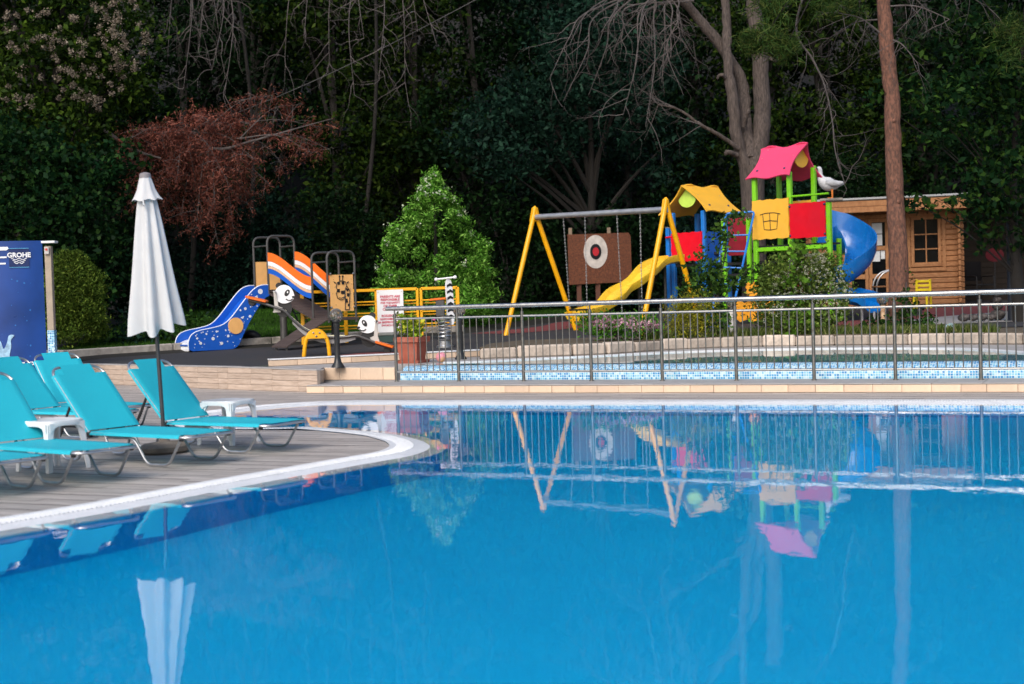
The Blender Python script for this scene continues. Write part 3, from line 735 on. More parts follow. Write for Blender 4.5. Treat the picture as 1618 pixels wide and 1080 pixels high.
# --- closed parasol
ub = on(261, 715, Z_DECK); ub.z = Z_DECK+.004
um = thing('parasol', 'closed off-white parasol on a grey pole standing between the turquoise loungers', 'parasol', ub, local=True)
um.rotation_euler = (R(1.0), R(-1.7), 0)
MB().lathe([(.20, 0), (.225, .02), (.23, .06), (.20, .085), (.06, .10), (.045, .12), (.045, .18), (.03, .19)], 28).build('base', M_conc, um, smooth=40)
MB().lathe([(.019, .05), (.019, 1.25), (.017, 1.3), (.017, 2.5)], 12).build('pole', M_pole, um)
def canopy(prof, ribs, depth, hem, name, twist=.0, n=96, dip=.09):
    mb = MB(); rings = []
    for i, (r, z) in enumerate(prof):
        ring = []; tt = i/(len(prof)-1)
        for k in range(n):
            a = 2*math.pi*k/n; w_ = math.cos(ribs*a+.9*math.sin(a*2+1)+twist*tt); sh = (1-depth*(.35+.65*tt)+depth*(.35+.65*tt)*(.5+.5*w_))
            rr = r*sh*(1+.06*math.sin(3*a+2)*tt+.03*math.sin(5*a)*tt); zz = z+(hem*tt**6)*(.5+.5*w_-.8)*-1-dip*tt**8*math.cos(a+math.pi/2+.1)
            ring.append(Vector((rr*math.cos(a), rr*math.sin(a), zz)))
        rings.append(ring)
    inner_ = [[Vector((p.x*.97, p.y*.97, p.z+.002)) for p in r] for r in rings[::-1]]
    mb.sweep(rings+inner_, True, False); return mb.build(name, M_canvas, um, smooth=70)
cp = [(.075, 2.40), (.085, 2.36), (.105, 2.25), (.13, 2.1), (.155, 1.93), (.18, 1.75), (.205, 1.58), (.235, 1.4), (.26, 1.26), (.272, 1.17)]
canopy(cp, 8, .42, .06, 'canopy')
canopy([(.05, 2.54), (.062, 2.5), (.085, 2.42), (.115, 2.36), (.142, 2.325)], 7, .14, .018, 'vent', dip=.012)
MB().lathe([(.055, 2.525), (.052, 2.56), (.04, 2.572), (.012, 2.58)], 16).build('top_cap', mat('taupe_cap', (.22, .2, .21), .6), um)
MB().beam((0, -.135, 2.33), (.004, -.15, 2.27), .012, .03).build('tie_strap', M_canvas, um)

# --- blue shower enclosure at the frame's edge
M_blue = mat('printed_blue_sheet', (.002, .045, .24), .35, var=.35, scale=1.1, coat=.1)
M_bluelt = mat('print_light_blue', (.10, .42, .72), .4); M_printw = mat('print_white', (.8, .82, .85), .4); M_navy = mat('print_navy', (.004, .018, .10), .4)
M_beam = mat('rendered_post', (.36, .30, .23), .8, bump=.3, bscale=30)
SD = 25.0; sb = at(40, 606, SD); zb = Z_DECK
sh = thing('shower_cabin', 'tall blue printed shower enclosure with a white water logo by the forest edge', 'shower', (sb.x, SD, zb))
pr = at(72, 560, SD); RAD = 2.2; cx, cy = pr.x-.95, SD+1.75
arc = [math.atan2(SD+.06-cy, pr.x-cx)-i*R(3.2) for i in range(24)]; Rr = math.hypot(pr.x-cx, SD+.06-cy); H0, H1 = zb+.03, 2.60
rings = []
for a in arc:
    c, s = math.cos(a), math.sin(a); rings.append([Vector((cx+c*Rr, cy+s*Rr, H0)), Vector((cx+c*Rr, cy+s*Rr, H1)), Vector((cx+c*(Rr-.03), cy+s*(Rr-.03), H1)), Vector((cx+c*(Rr-.03), cy+s*(Rr-.03), H0))])
MB().sweep(rings).build('wall_panel', M_blue, sh, smooth=30)
MB().sweep([[Vector((cx+math.cos(a)*q, cy+math.sin(a)*q, z)) for q, z in ((Rr+.06, zb), (Rr+.06, zb+.028), (Rr-.1, zb+.028), (Rr-.1, zb))] for a in arc]).build('plinth', M_beige, sh, smooth=20)
def surf(u, v, lift=.006):
    """point, tangent on the curved sheet seen in direction (u, v)"""
    r = _ray(u, v); lo, hi = 20.0, SD+2
    for _ in range(40):
        m = (lo+hi)/2; p = Vector((r.x*m/r.y, m)); q = math.hypot(p.x-cx, p.y-cy)
        if q > Rr+lift: lo = m
        else: hi = m
    p = at(u, v, lo); n = Vector((p.x-cx, p.y-cy, 0)).normalized(); return p, Vector((-n.y, n.x, 0)), n
p, tx, nn = surf(30, 407)
lgo = MB().prism([(-.165, -.165), (.165, -.165), (.165, .165), (-.165, .165)], p, tx, (0, 0, 1), .006).build('logo_panel', M_navy, sh)
fr = MB()
for a_, b_ in (((-.165, -.165), (.165, -.165)), ((.165, -.165), (.165, .165)), ((.165, .165), (-.165, .165)), ((-.165, .165), (-.165, -.165))):
    fr.beam(p+tx*a_[0]+Vector((0, 0, a_[1]))+nn*.004, p+tx*b_[0]+Vector((0, 0, b_[1]))+nn*.004, .008, .008)
fr.build('logo_border', M_bluelt, lgo)
text_mesh('GROHE', .115, M_printw, 'lettering', lgo, p+nn*.006+Vector((0, 0, .045)), tx, (0, 0, 1), .004, bold=.004)
wv = MB()
for k in range(3):
    pts = [p+tx*(x*(.13-.022*k))+Vector((0, 0, -.022-.034*k+.012*math.sin(x*6.5+1.5)))+nn*.006 for x in np.linspace(-1, 1, 18)]
    wv.tube(pts, .0065, 5)
wv.build('wave_mark', M_printw, lgo)
p, tx, nn = surf(42, 575); text_mesh('LIXIL', .10, M_printw, 'lettering', sh, p+nn*.002+tx*.12, tx, (0, 0, 1), .004, bold=.004)
p, tx, nn = surf(31, 574); text_mesh('PART OF', .055, M_printw, 'lettering', sh, p+nn*.002-tx*.02, tx, (0, 0, 1), .004, bold=.002)
p, tx, nn = surf(3, 408)
MB().prism([(-.1, -.03), (.08, -.03), (.12, .0), (.1, .03), (-.1, .03)], p+Vector((0, 0, .17)), tx, (0, 0, 1), .004).build('print_stripe', M_printw, sh)
for k, (dz, L_) in enumerate(((.02, .10), (-.09, .08))):
    MB().prism([(-.1, -.014), (L_-.02, -.014), (L_-.02, .014), (-.1, .014)], p+Vector((0, 0, dz)), tx, (0, 0, 1), .004).build('print_stripe', M_printw, sh)
p, tx, nn = surf(6, 560)
spl = [(-.2, -.36), (.02, -.34), (.14, -.18), (.10, -.02), (.13, .14), (.13, .25), (.19, .33), (.1, .33), (.06, .2), (.0, .1), (-.04, .22), (-.12, .28), (-.2, .18)]
MB().prism([(q.x, q.y) for q in bez([Vector((a, b, 0)) for a, b in spl+[spl[0]]], 4)[:-1]], p, tx, (0, 0, 1), .004).build('splash_print', mat('print_splash', (.30, .50, .72), .4, var=.5, scale=9), sh)
bub = MB()
for _ in range(22):
    q, tx, nn = surf(random.uniform(0, 62), random.uniform(430, 590), .002); r_ = random.choice((.006, .008, .012, .016))
    bub.lathe([(r_, 0), (r_, .003)], 8, q, nn)
stuff(bub.build('bubble_print', mat('print_bubble', (.02, .16, .5), .4), sh))
pa, pb = at(72.5, 388, SD+.05), at(82, 553, SD+.05)
ps = thing('mosaic_post', 'slim beige post with blue mosaic foot and white cap beside the blue shower', 'post', (pb.x, SD+.12, zb))
MB().box((pb.x-.01, SD+.12, (1.02+2.5)/2), (.115, .12, 2.5-1.02), .008).build('shaft', M_beam, ps)
MB().box((pb.x-.01, SD+.12, (zb+1.02)/2), (.125, .13, 1.02-zb), .004).build('mosaic_foot', mosaic_mat('post_mosaic', (.16, .5, .7), (.03, .26, .5), (.7, .8, .84), .03, 'xz', .2, (.01, .12, .36)), ps)
MB().box((pb.x+.02, SD+.10, 2.57), (.24, .2, .04), .006).build('cap', M_whitep, ps)
MB().box((pb.x-.01, SD+.03, 2.42), (.085, .05, .13), .01).build('alarm_box', mat('alarm_grey', (.5, .47, .44), .6), ps)
MB().lathe([(.022, 0), (.022, .012)], 12, (pb.x-.01, SD+.004, 2.44), (0, -1, 0)).build('alarm_button', mat('alarm_red', (.5, .03, .03), .4), ps)
MB().tube(bez([(pb.x+.0, SD+.03, .50), (pb.x+.06, SD-.02, .42), (pb.x+.16, SD, .38), (pb.x+.22, SD+.05, .40)], 6), .014, 8).build('hose', M_black, ps)

# --- globe lamps
M_glass = bpy.data.materials.new('smoked_globe'); M_glass.use_nodes = True
_b = M_glass.node_tree.nodes['Principled BSDF']; _b.inputs['Base Color'].default_value = (.42, .42, .40, 1); _b.inputs['Transmission Weight'].default_value = .85; _b.inputs['Roughness'].default_value = .08; _b.inputs['IOR'].default_value = 1.2
M_lampb = mat('black_lamp_post', (.016, .017, .019), .4); M_lampw = mat('white_lamp_post', (.62, .60, .58), .6, stain=(.35, .25, .17), stain_amt=.5); M_lampr = mat('rusty_lamp_post', (.60, .42, .27), .7, stain=(.30, .11, .04), stain_amt=.9, stain_scale=9)
def lamp(base, h, m, label, r=.105):
    t = thing('globe_lamp', label, 'lamp', base, group='low globe lamps along the pools', local=True)
    MB().lathe([(.105, 0), (.10, .02), (.06, .08), (.045, .16), (.042, h-.30), (.052, h-.28), (.052, h-.24), (.045, h-.235), (.06, h-.2)], 18).build('post', m, t, smooth=40)
    g = MB(); g.ball((0, 0, h-r), r, 24); gl = g.build('globe', M_glass, t, smooth=80)
    MB().lathe([(.012, h-.2), (.018, h-.16), (.018, h-.12), (.008, h-.10)], 12).build('bulb', M_steel_d, gl, smooth=60)
    MB().lathe([(.062, h-.215), (.068, h-.2), (.062, h-.185)], 16).build('collar', M_lampb, t)
    return t
lamp(on(534, 580, Z_PLAT), .92, M_lampb, 'globe lamp on a black post in front of the panda seesaw')
lamp(on(728, 567.5, Z_PLAT), .92, M_lampb, 'globe lamp on a black post next to the spring rider')
pz = at(1157, 532, 25.7); pz.z = .53; lamp(pz, .70, M_lampw, 'globe lamp on a white post among the bushes', .095)
pz = at(1396, 527, 25.6); pz.z = .53; lamp(pz, .70, M_lampr, 'globe lamp on a rusty peeling post beside the pine trunk', .11)

# --- flower pot on the platform
M_terra = mat('terracotta', (.34, .085, .05), .75, var=.15, scale=8, stain=(.42, .2, .15), stain_amt=.5, stain_scale=5)
pb0 = on(652, 573, Z_PLAT)
pot = thing('flower_pot', 'square terracotta pot on a saucer behind the end of the steel railing', 'pot', pb0, local=True); pot.rotation_euler = (0, 0, R(-24)); pot.scale = (.78, .78, .92)
def sq4(a, z): return [Vector((x*a, y*a, z)) for x, y in ((-1, -1), (1, -1), (1, 1), (-1, 1))]
MB().sweep([sq4(.19, .025), sq4(.238, .36), sq4(.225, .36), sq4(.2, .28)]).build('body', M_terra, pot, smooth=20)
MB().sweep([sq4(.25, .36), sq4(.275, .37), sq4(.28, .45), sq4(.265, .46), sq4(.24, .45), sq4(.235, .36)], True, False).build('rim', M_terra, pot, smooth=20)
MB().sweep([sq4(.22, 0), sq4(.25, .0), sq4(.27, .05), sq4(.25, .05), sq4(.23, .02)]).build('saucer', M_terra, pot, smooth=20)
MB().sweep([sq4(.235, .41), sq4(.1, .42)]).build('soil', M_soil, pot)
pl_t = thing('potted_plant', 'yellow-green potted geranium with a pink flower in the terracotta pot', 'plant', pb0+Vector((0, 0, .38)))
st = MB(); tips = []
for k in range(11):
    a = random.uniform(0, 6.28); branch(st, pb0+Vector((random.uniform(-.10, .10), random.uniform(-.1, .1), .38)), (math.cos(a)*.5, math.sin(a)*.5, 1), random.uniform(.2, .42), .007, 1, .05, .5, 4, 2, 4, tips)
st.tube(bez([pb0+Vector((.1, 0, .38)), pb0+Vector((.28, -.02, .50)), pb0+Vector((.40, -.04, .58)), pb0+Vector((.38, -.04, .68))], 5), .008, 5)
st.build('stem', mat('stem_brown', (.24, .2, .13), .8), pl_t)
C = np.array([(p.x, p.y, p.z) for p in tips]); C = C[(C[:, 0] < pb0.x+.16)]; C = np.repeat(C, 9, 0)+RNG.normal(size=(len(C)*9, 3))*.035
stuff(leaf_cloud('leaf', C, .062, leaf_mat('geranium_leaf', (.22, .36, .03), (.58, .55, .05), .5), pl_t, .9))
MB().ball(pb0+Vector((.37, -.04, .70)), .028, 10).build('flower', mat('pink_petals', (.8, .1, .36), .6), pl_t)
bc = on(697, 572, Z_PLAT)
ball = thing('toy_ball', 'small pink and yellow toy ball lying on the platform by the pot', 'ball', bc, local=True)
MB().ball((0, 0, .085), .085, 20).build('shell', mat('ball_pink', (.75, .3, .38), .35, var=.3, scale=9, stain=(.75, .6, .08), stain_amt=1, stain_scale=7), ball, smooth=80)
MB().lathe([(.02, 0), (.02, .006)], 10, (0, -.03, .163), (0, -.3, 1)).build('valve_patch', M_printw, ball)
# ================================================================ THE PLAYGROUND
def G(u, v, d):                                  # a point seen in a direction at distance d, dropped to the ground
    p = at(u, v, d); return Vector((p.x, p.y, plane_z(p.x, p.y)))
M_yel = mat('yellow_paint', (.84, .40, .002), .35, var=.08, stain=(.7, .33, .01), stain_amt=.3)
M_dkgrey = mat('dark_grey_tube', (.075, .073, .072), .4, .3, var=.15)
M_pblue = mat('blue_panel', (.006, .10, .52), .4, var=.06); M_pwhite = mat('white_panel', (.80, .80, .82), .4, var=.04)
M_peach = mat('peach_panel', (.90, .49, .17), .45, var=.06); M_orange = mat('orange_panel', (.85, .16, .012), .4, var=.06)
M_skin = mat('beige_stripe', (.72, .45, .28), .45); M_brown = wood_mat('brown_board', (.085, .064, .058), (.05, .036, .032), (2, 20, 20), .6, .1, 3)
M_pblack = mat('black_panel', (.01, .01, .012), .5); M_bolt = mat('bolt', (.5, .5, .5), .35, 1.0)
M_red = mat('red_panel', (.70, .002, .016), .5, var=.06, spec=.25, stain=(.5, .01, .03), stain_amt=.4); M_sunyel = mat('warm_yellow_panel', (.88, .47, .04), .45, var=.06, stain=(.68, .37, .06), stain_amt=.4)
M_green = mat('lime_post', (.20, .60, .012), .35, var=.07); M_bluep = mat('blue_post', (.008, .17, .58), .35, var=.07)
M_pink = mat('pink_roof', (.76, .06, .16), .42, var=.06); M_rslide = mat('blue_slide', (.004, .16, .54), .22, var=.06, coat=.3)
M_yslide = mat('yellow_slide', (.82, .52, .035), .28, var=.08, coat=.2); M_lime = mat('lime_panel', (.50, .72, .10), .4)

# --- toddler play unit with slide
E1, E2, UZ = Vector((.8, .6, 0)), Vector((.6, -.8, 0)), Vector((0, 0, 1)); TS = .62
q1 = at(402.5, 450, 29.75); P1 = Vector((q1.x, q1.y, 0)); P2, P3, P4 = P1+E2*TS, P1+E1*TS, P1+E1*TS+E2*TS
gzt = plane_z(P1.x, P1.y); DZ1 = 1.69; HT1 = 2.76
tu = thing('toddler_slide', 'toddler play unit with blue dotted slide, striped bridge and giraffe panel', 'play unit', (P1.x, P1.y, gzt))
qq = at(495.8, 520, 28.45); Q1 = Vector((qq.x, qq.y, 0)); Q2, Q3, Q4 = Q1+E2*TS, Q1+E1*TS, Q1+E1*TS+E2*TS; DZ2 = 1.06; HT2 = 2.36
def hoop(a, b, z0, z1): MB().tube(rounded([a+UZ*z0, a+UZ*z1, b+UZ*z1, b+UZ*z0], .16, 6), .024, 10).build('hoop', M_dkgrey, tu)
hoop(P1, P3, DZ1-.12, HT1); hoop(P2, P4, DZ1-.12, HT1); hoop(Q1, Q3, DZ2-.1, HT2); hoop(Q2, Q4, DZ2-.1, HT2)
for a, b, z in ((P1, P2, HT1-.20), (P3, P4, HT1-.20), (Q1, Q2, HT2-.20), (Q3, Q4, HT2-.2)): MB().tube([a+UZ*z, b+UZ*z], .018, 8).build('crossbar', M_dkgrey, tu)
MB().obox((P1+P4)/2+UZ*(DZ1-.06), E1*TS/2, E2*TS/2, UZ*.03, .006).build('deck', M_brown, tu); MB().obox((Q1+Q4)/2+UZ*(DZ2-.03), E1*(TS/2+.05), E2*(TS/2+.02), UZ*.03, .006).build('deck', M_brown, tu)
for (p, z) in ((P2*.5+P4*.5, DZ1-.09), (Q2*.5+Q3*.5, DZ2-.06)):
    g0 = plane_z(p.x, p.y); MB().lathe([(.085, g0-.05), (.075, g0+.02), (.075, z)], 16, p).build('column', M_dkgrey, tu)
MB().prism([(0.03, 0), (TS-.03, 0), (TS-.03, .62), (.03, .62)], P1+UZ*(DZ1-.06), E1, UZ, .02).build('back_panel', M_peach, tu)
# slide: two outlined side cheeks and a bed between them
def cheek_pts(): # along -E1 from the tower edge: distance s, height above the floor: upper edge then lower edge
    topc = [(0, 1.25), (.18, 1.24), (.36, 1.15), (.6, .90), (.85, .62), (1.05, .47), (1.3, .41), (1.55, .37), (1.72, .30), (1.80, .16), (1.80, .0)]
    botc = [(1.72, -.03), (1.2, -.03), (.85, -.02), (.72, .06), (.62, .24), (.48, .48), (.30, .74), (.12, .96), (0, 1.03)]
    return [(v.x, v.y) for v in bez([Vector((a, b, 0)) for a, b in topc], 4)], [(v.x, v.y) for v in bez([Vector((a, b, 0)) for a, b in botc], 4)]
tc_, bc_ = cheek_pts(); zf = plane_z(P1.x-1.2, P1.y-1.0)+.04
for nm, o in (('near', P2+E2*.0), ('far', P1)):
    ck = MB().prism(tc_+bc_, o+UZ*zf, -E1, UZ, .03).build('slide_side', M_pblue, tu)
    MB().tube([o-E1*s+UZ*(zf+z) for s, z in tc_], .014, 6).build('edge_trim', M_printw, ck)
    if nm == 'near':
        dots = [(.20, 1.12, .055), (.30, .98, .045), (.62, .60, .022), (.45, .62, .03), (.16, .95, .018), (.40, .84, .02), (.72, .42, .02), (1.55, .12, .03), (1.28, .20, .035), (1.10, .10, .032), (1.42, .30, .02), (1.62, .22, .022), (.95, .24, .028), (1.2, .34, .02), (.88, .44, .02), (1.0, .36, .016), (.55, .78, .03), (.66, .75, .02)]
        rg = random.Random(3)
        for _ in range(54):
            s = rg.uniform(.25, 1.7); zt = interp([(a, b) for a, b in tc_][:-6], s); zb_ = interp([(a, b) for a, b in bc_[::-1]], s) if s < 1.7 else 0
            if zt-zb_ > .1: dots.append((s, rg.uniform(zb_+.04, zt-.04), rg.choice((.007, .010, .013))))
        for s, z, r_ in dots: MB().lathe([(r_, 0), (r_, .006)], 10, o-E1*s+UZ*(zf+z)+E2*.014, E2).build('white_dot', M_printw, ck)
        MB().lathe([(.165, 0), (.165, .02)], 28, o-E1*.78+UZ*(zf+.44)+E2*.014, E2).build('peach_disc', M_peach, ck)
bed_ = []
for s, z in tc_[:-4]:
    c = P1-E1*s+UZ*(zf+max(z-.20, .10)); bed_.append([c+E2*.02, c+E2*(TS-.02), c+E2*(TS-.02)-UZ*.03, c+E2*.02-UZ*.03])
MB().sweep(bed_).build('slide_bed', M_pblue, tu, smooth=50)
MB().sweep([[P1-E1*s+UZ*(zf+z)+E2*a for a, z in ((.03, z0), (TS-.03, z0), (TS-.03, z0-.06), (.03, z0-.06))] for s, z0 in ((1.3, .24), (1.45, .205), (1.62, .175), (1.76, .12), (1.79, .03))]).build('slide_end', M_printw, tu, smooth=50)
# striped wavy bridge cheeks, boarded bridge
def wavy(a, b, za, zb):
    d = b-a; n = 16; L_ = d.length; d = d.normalized()
    def cur(off): return [(L_*i/n, za+(zb-za)*(3*(i/n)**2-2*(i/n)**3)*.92+(zb-za)*.08*i/n+off-.0) for i in range(n+1)]
    bands = [(.40, .225, M_orange), (.22, .135, M_printw), (.13, .075, M_skin), (.07, -.03, M_pblue)]
    for t0, t1, m in bands:
        up_, lo_ = cur(t0), cur(t1); MB().prism(up_+lo_[::-1], a, d, UZ, .026).build('wave_panel', m, tu)
    MB().prism(cur(.235)+cur(-.02)[::-1], a, d, UZ, .018).build('wave_backing', M_pblack, tu)
wavy(P2, Q1, 2.02, 1.48); wavy(P4, Q3, 2.04, 1.42)
a0, a1, b0, b1 = P2+UZ*(DZ1-.10), P4+UZ*(DZ1-.10), Q1+UZ*(DZ2-.02), Q3+UZ*(DZ2-.02)
for k in range(9):
    t0, t1 = k/9+.004, (k+1)/9-.004; c = [a0.lerp(b0, t0), a1.lerp(b1, t0), a1.lerp(b1, t1), a0.lerp(b0, t1)]
    MB().add([p for p in c]+[p-UZ*.025 for p in c], [(0, 1, 2, 3), (7, 6, 5, 4), (0, 4, 5, 1), (1, 5, 6, 2), (2, 6, 7, 3), (3, 7, 4, 0)]).build('bridge_board', M_brown, tu, smooth=0)
r0, r1 = Q1+UZ*(DZ2-.01), Q2+UZ*(DZ2-.01); f0 = Q1-E1*.95; f1 = Q2-E1*.95; f0.z = f1.z = plane_z(f0.x, f0.y)+.07
for k in range(10):
    t0, t1 = k/10+.003, (k+1)/10-.003; c = [r0.lerp(f0, t0), r1.lerp(f1, t0), r1.lerp(f1, t1), r0.lerp(f0, t1)]
    MB().add([p for p in c]+[p-UZ*.025 for p in c], [(0, 1, 2, 3), (7, 6, 5, 4), (0, 4, 5, 1), (1, 5, 6, 2), (2, 6, 7, 3), (3, 7, 4, 0)]).build('ramp_board', M_brown, tu, smooth=0)
for f in (f0.lerp(f1, .15), f0.lerp(f1, .85)): MB().box((f.x+.05, f.y, f.z-.06), (.04, .04, .14)).build('foot', M_pblack, tu)
# ladder behind
for k in range(2):
    a = P3+E1*.02+E2*(.12+k*.4); MB().tube([a+UZ*(DZ1-.1), a+E1*.5+UZ*gzt], .018, 8).build('ladder_rail', M_dkgrey, tu)
for k in range(4):
    t = .2+.2*k; a = (P3+E2*.12+UZ*(DZ1-.1)).lerp(P3+E1*.5+E2*.12+UZ*gzt, t); MB().tube([a, a+E2*.4], .014, 8).build('rung', M_dkgrey, tu)
# giraffe panel
gp = MB().prism([(.05, 0), (TS-.05, 0), (TS-.05, .72), (.05, .72)], Q2+UZ*(DZ2+.12)+E2*.0, E1, UZ, .02).build('giraffe_panel', M_peach, tu)
GO = Q2+UZ*(DZ2+.12)+E2*.014
def gpoly(pts, nm='drawing'): return MB().prism([(.31+(a-.31)*1.25, b) for a, b in pts], GO, E1, UZ, .006).build(nm, M_pblack, gp)
def gline(pts, r=.007): return MB().tube([GO+E1*(.31+(a-.31)*1.18)+UZ*b for a, b in pts], r*1.35, 5).build('drawn_line', M_pblack, gp)
head = [(.22, .56), (.20, .48), (.22, .42), (.20, .34), (.22, .26), (.28, .22), (.34, .24), (.365, .32), (.37, .42), (.40, .50), (.38, .58), (.30, .60), (.22, .56)]
gline(head); gline([(.37, .30), (.36, .02)]); gline([(.46, .40), (.44, .02)]); gline([(.40, .50), (.46, .40)])
for x in (.27, .33): gline([(x, .60), (x, .68)]); gline([(x-.012, .69), (x+.012, .69)], .012)
for pts in ([(.24, .58), (.28, .585), (.275, .53), (.24, .52)], [(.31, .58), (.36, .58), (.355, .52), (.31, .53)], [(.22, .44), (.27, .44), (.27, .37), (.22, .38)], [(.29, .40), (.36, .41), (.36, .33), (.29, .34)], [(.38, .46), (.43, .43), (.42, .38), (.39, .40)], [(.395, .36), (.44, .35), (.43, .28), (.40, .29)], [(.37, .24), (.40, .25), (.41, .17), (.375, .16)], [(.41, .14), (.44, .15), (.435, .09), (.405, .09)], [(.37, .035), (.44, .035), (.44, .015), (.37, .015)]): gpoly(pts, 'drawn_patch')
gline([(.25, .27), (.29, .255), (.34, .28)], .006); gline([(.19, .55), (.17, .58)], .01); gline([(.41, .55), (.44, .58)], .01)
for _ in range(26):
    x, z = random.uniform(.08, .54), random.uniform(.04, .68)
    if x < .18 or x > .48: MB().lathe([(.006, 0), (.006, .006)], 6, GO+E1*x+UZ*z, E2).build('drawn_dot', M_pblack, gp)
for x in (.05, TS-.05):
    for z in (.2, .86): MB().lathe([(.02, 0), (.02, .03), (.012, .035)], 10, Q2+E1*x+UZ*(DZ2+z)+E2*.012, E2).build('bolt', M_bolt, tu)

# --- panda seesaw
SD2 = 25.4
def S(u, v, dd=0): return at(u, v, SD2+dd)
sbase = G(500, 562, SD2)
ss = thing('panda_seesaw', 'curved seesaw with two panda head shields and orange seats on a yellow arch', 'seesaw', sbase)
cur = [(392, 473.5), (415, 479), (437, 486), (450, 491.5), (463, 505), (480, 519), (500, 528), (520, 532), (545, 532), (562, 530), (575, 534), (600, 544), (619, 551)]
for dd in (-.10, .10): MB().tube(bez([S(u, v, dd) for u, v in cur], 4), .024, 8).build('beam_tube', M_dkgrey, ss)
edge_ = bez([S(u, v-1.8) for u, v in cur[3:9]], 4); MB().tube(edge_, .016, 6).build('cream_strip', mat('cream_strip', (.70, .66, .45), .5), ss)
web = bez([S(u, v+1.5) for u, v in cur[4:10]], 4); web2 = [p-UZ*(.05+.05*math.sin(math.pi*i/(len(web)-1))) for i, p in enumerate(web)]
MB().sweep([[a+Vector((0, -.07, 0)), a+Vector((0, .07, 0)), b+Vector((0, .07, 0)), b+Vector((0, -.07, 0))] for a, b in zip(web, web2)]).build('beam_web', mat('grey_web', (.26, .255, .26), .5), ss)
for (a, b) in (((390, 468.5), (422, 476)), ((594, 539.5), (622, 548))):
    p, q = S(*a), S(*b); MB().obox((p+q)/2, (q-p)/2, (0, .17, 0), (0, 0, .022), .012).build('seat', M_orange, ss)
for (u, v) in ((399, 477.5), (612, 553.5)): MB().lathe([(.0, -.08), (.058, -.078), (.065, -.06), (.065, .06), (.058, .078), (0, .08)], 18, S(u, v), (0, 1, 0)).build('rubber_bumper', M_pblack, ss)
def panda(u, v, flip, r=.165):
    o = S(u, v, -.02); ux = Vector((flip, 0, 0)); 
    hp = [(r*math.cos(a)*(1.0+.16*max(0, math.cos(a+.55))**6), r*math.sin(a)*1.0*(1+.05*max(0, math.cos(a+.55))**6)) for a in np.linspace(0, 2*math.pi, 40)[:-1]]
    h = MB().prism(hp, o, ux, UZ, .03).build('panda_head', M_pwhite, ss)
    f = o+Vector((0, -.018, 0))
    def blob(cx_, cz, rx, rz_, rot, m, nm, y=0): MB().prism([(cx_+rx*math.cos(a)*math.cos(rot)-rz_*math.sin(a)*math.sin(rot), cz+rx*math.cos(a)*math.sin(rot)+rz_*math.sin(a)*math.cos(rot)) for a in np.linspace(0, 6.283, 20)[:-1]], f+Vector((0, y, 0)), ux, UZ, .008).build(nm, m, h)
    blob(-.085, .155, .062, .056, 0, M_pblack, 'ear', .022); blob(.055, .022, .040, .066, -.55, M_pblack, 'eye_patch'); blob(.066, .035, .012, .018, 0, M_pwhite, 'eye', -.005); blob(.165, -.055, .030, .020, -.3, M_pblack, 'nose')
    MB().tube([f+ux*x+UZ*z for x, z in ((.03, -.085), (.07, -.112), (.12, -.11), (.15, -.085))], .011, 5).build('mouth', M_pblack, h)
    bd = MB().prism([(.15*math.cos(a)-.02, .17*math.sin(a)-.24) for a in np.linspace(0, 6.283, 24)[:-1]], o+Vector((0, .03, 0)), ux, UZ, .03).build('panda_body', M_pblack, ss)
    ax_ = o+ux*-.135+Vector((0, -.02, -.26)); MB().prism([(-.07, -.06), (.06, -.06), (.10, .02), (.03, .05), (.0, .30), (-.05, .30), (-.04, .05)], ax_, ux, UZ, .02).build('bracket', mat('grey_bracket', (.50, .47, .44), .45), ss)
    MB().tube([o+ux*-.15+Vector((0, -.20, .05)), o+ux*-.15+Vector((0, .20, .05))], .016, 8).build('hand_grip', M_alu, ss)
panda(449, 464.5, 1); panda(581, 512, -1, .16)
for dd in (-.16, .16):
    A = [S(u, v, dd) for u, v in ((480, 561), (483, 540), (490, 526), (500, 522), (510, 526), (518, 540), (521, 561))]
    A[0].z = A[-1].z = plane_z(A[0].x, A[0].y)-.02; MB().tube(bez(A, 4), .036, 10).build('arch', M_yel, ss)
ctr = S(500, 530, -.2); MB().prism([(-.17, -.05), (.17, -.05), (.12, .07), (.05, .12), (-.05, .12), (-.12, .07)], ctr, (1, 0, 0), UZ, .02).build('arch_plate', M_yel, ss)
for x, z in ((-.05, .05), (.06, .05), (0, -.01)): MB().ball(ctr+Vector((x, -.012, z)), .02, 8).build('bolt', M_bolt, ss)

# --- spring rider
rb0 = G(703, 549, 26.3); rb0.z = plane_z(rb0.x, rb0.y)
sr = thing('spring_rider', 'zebra striped spring rider with orange seat and white handlebar on a coil spring', 'spring rider', rb0)
hx_ = [rb0+Vector((.115*math.cos(a), .115*math.sin(a), .1+.42*a/(2*math.pi*6.5))) for a in np.linspace(0, 2*math.pi*6.5, 120)]
MB().tube(hx_, .015, 6).build('spring', M_alu, sr)
MB().lathe([(.16, 0), (.16, .03), (.12, .05), (.12, .12), (.09, .13)], 20, rb0).build('base', M_alu, sr); MB().lathe([(.12, .50), (.12, .58), (.09, .60)], 18, rb0).build('spring_clamp', M_steel_d, sr)
MB().box(rb0+Vector((-.06, 0, .73)), (.16, .24, .30), .01).build('seat_block', M_dkgrey, sr)
MB().obox(rb0+Vector((-.1, 0, .895)), (.15, 0, .01), (0, .13, 0), (0, 0, .02), .01).build('seat', M_orange, sr)
zp = rb0+Vector((.1, -.02, .55)); zo = [(-.05, 0), (.02, -.12), (.09, -.10), (.10, .2), (.08, .5), (.05, .68), (-.02, .72), (-.06, .6), (-.05, .3)]
zb2 = MB().prism([(p.x, p.y) for p in bez([Vector((a, b, 0)) for a, b in zo+[zo[0]]], 4)[:-1]], zp, (.9, .43, 0), UZ, .024).build('zebra_body', M_pwhite, sr)
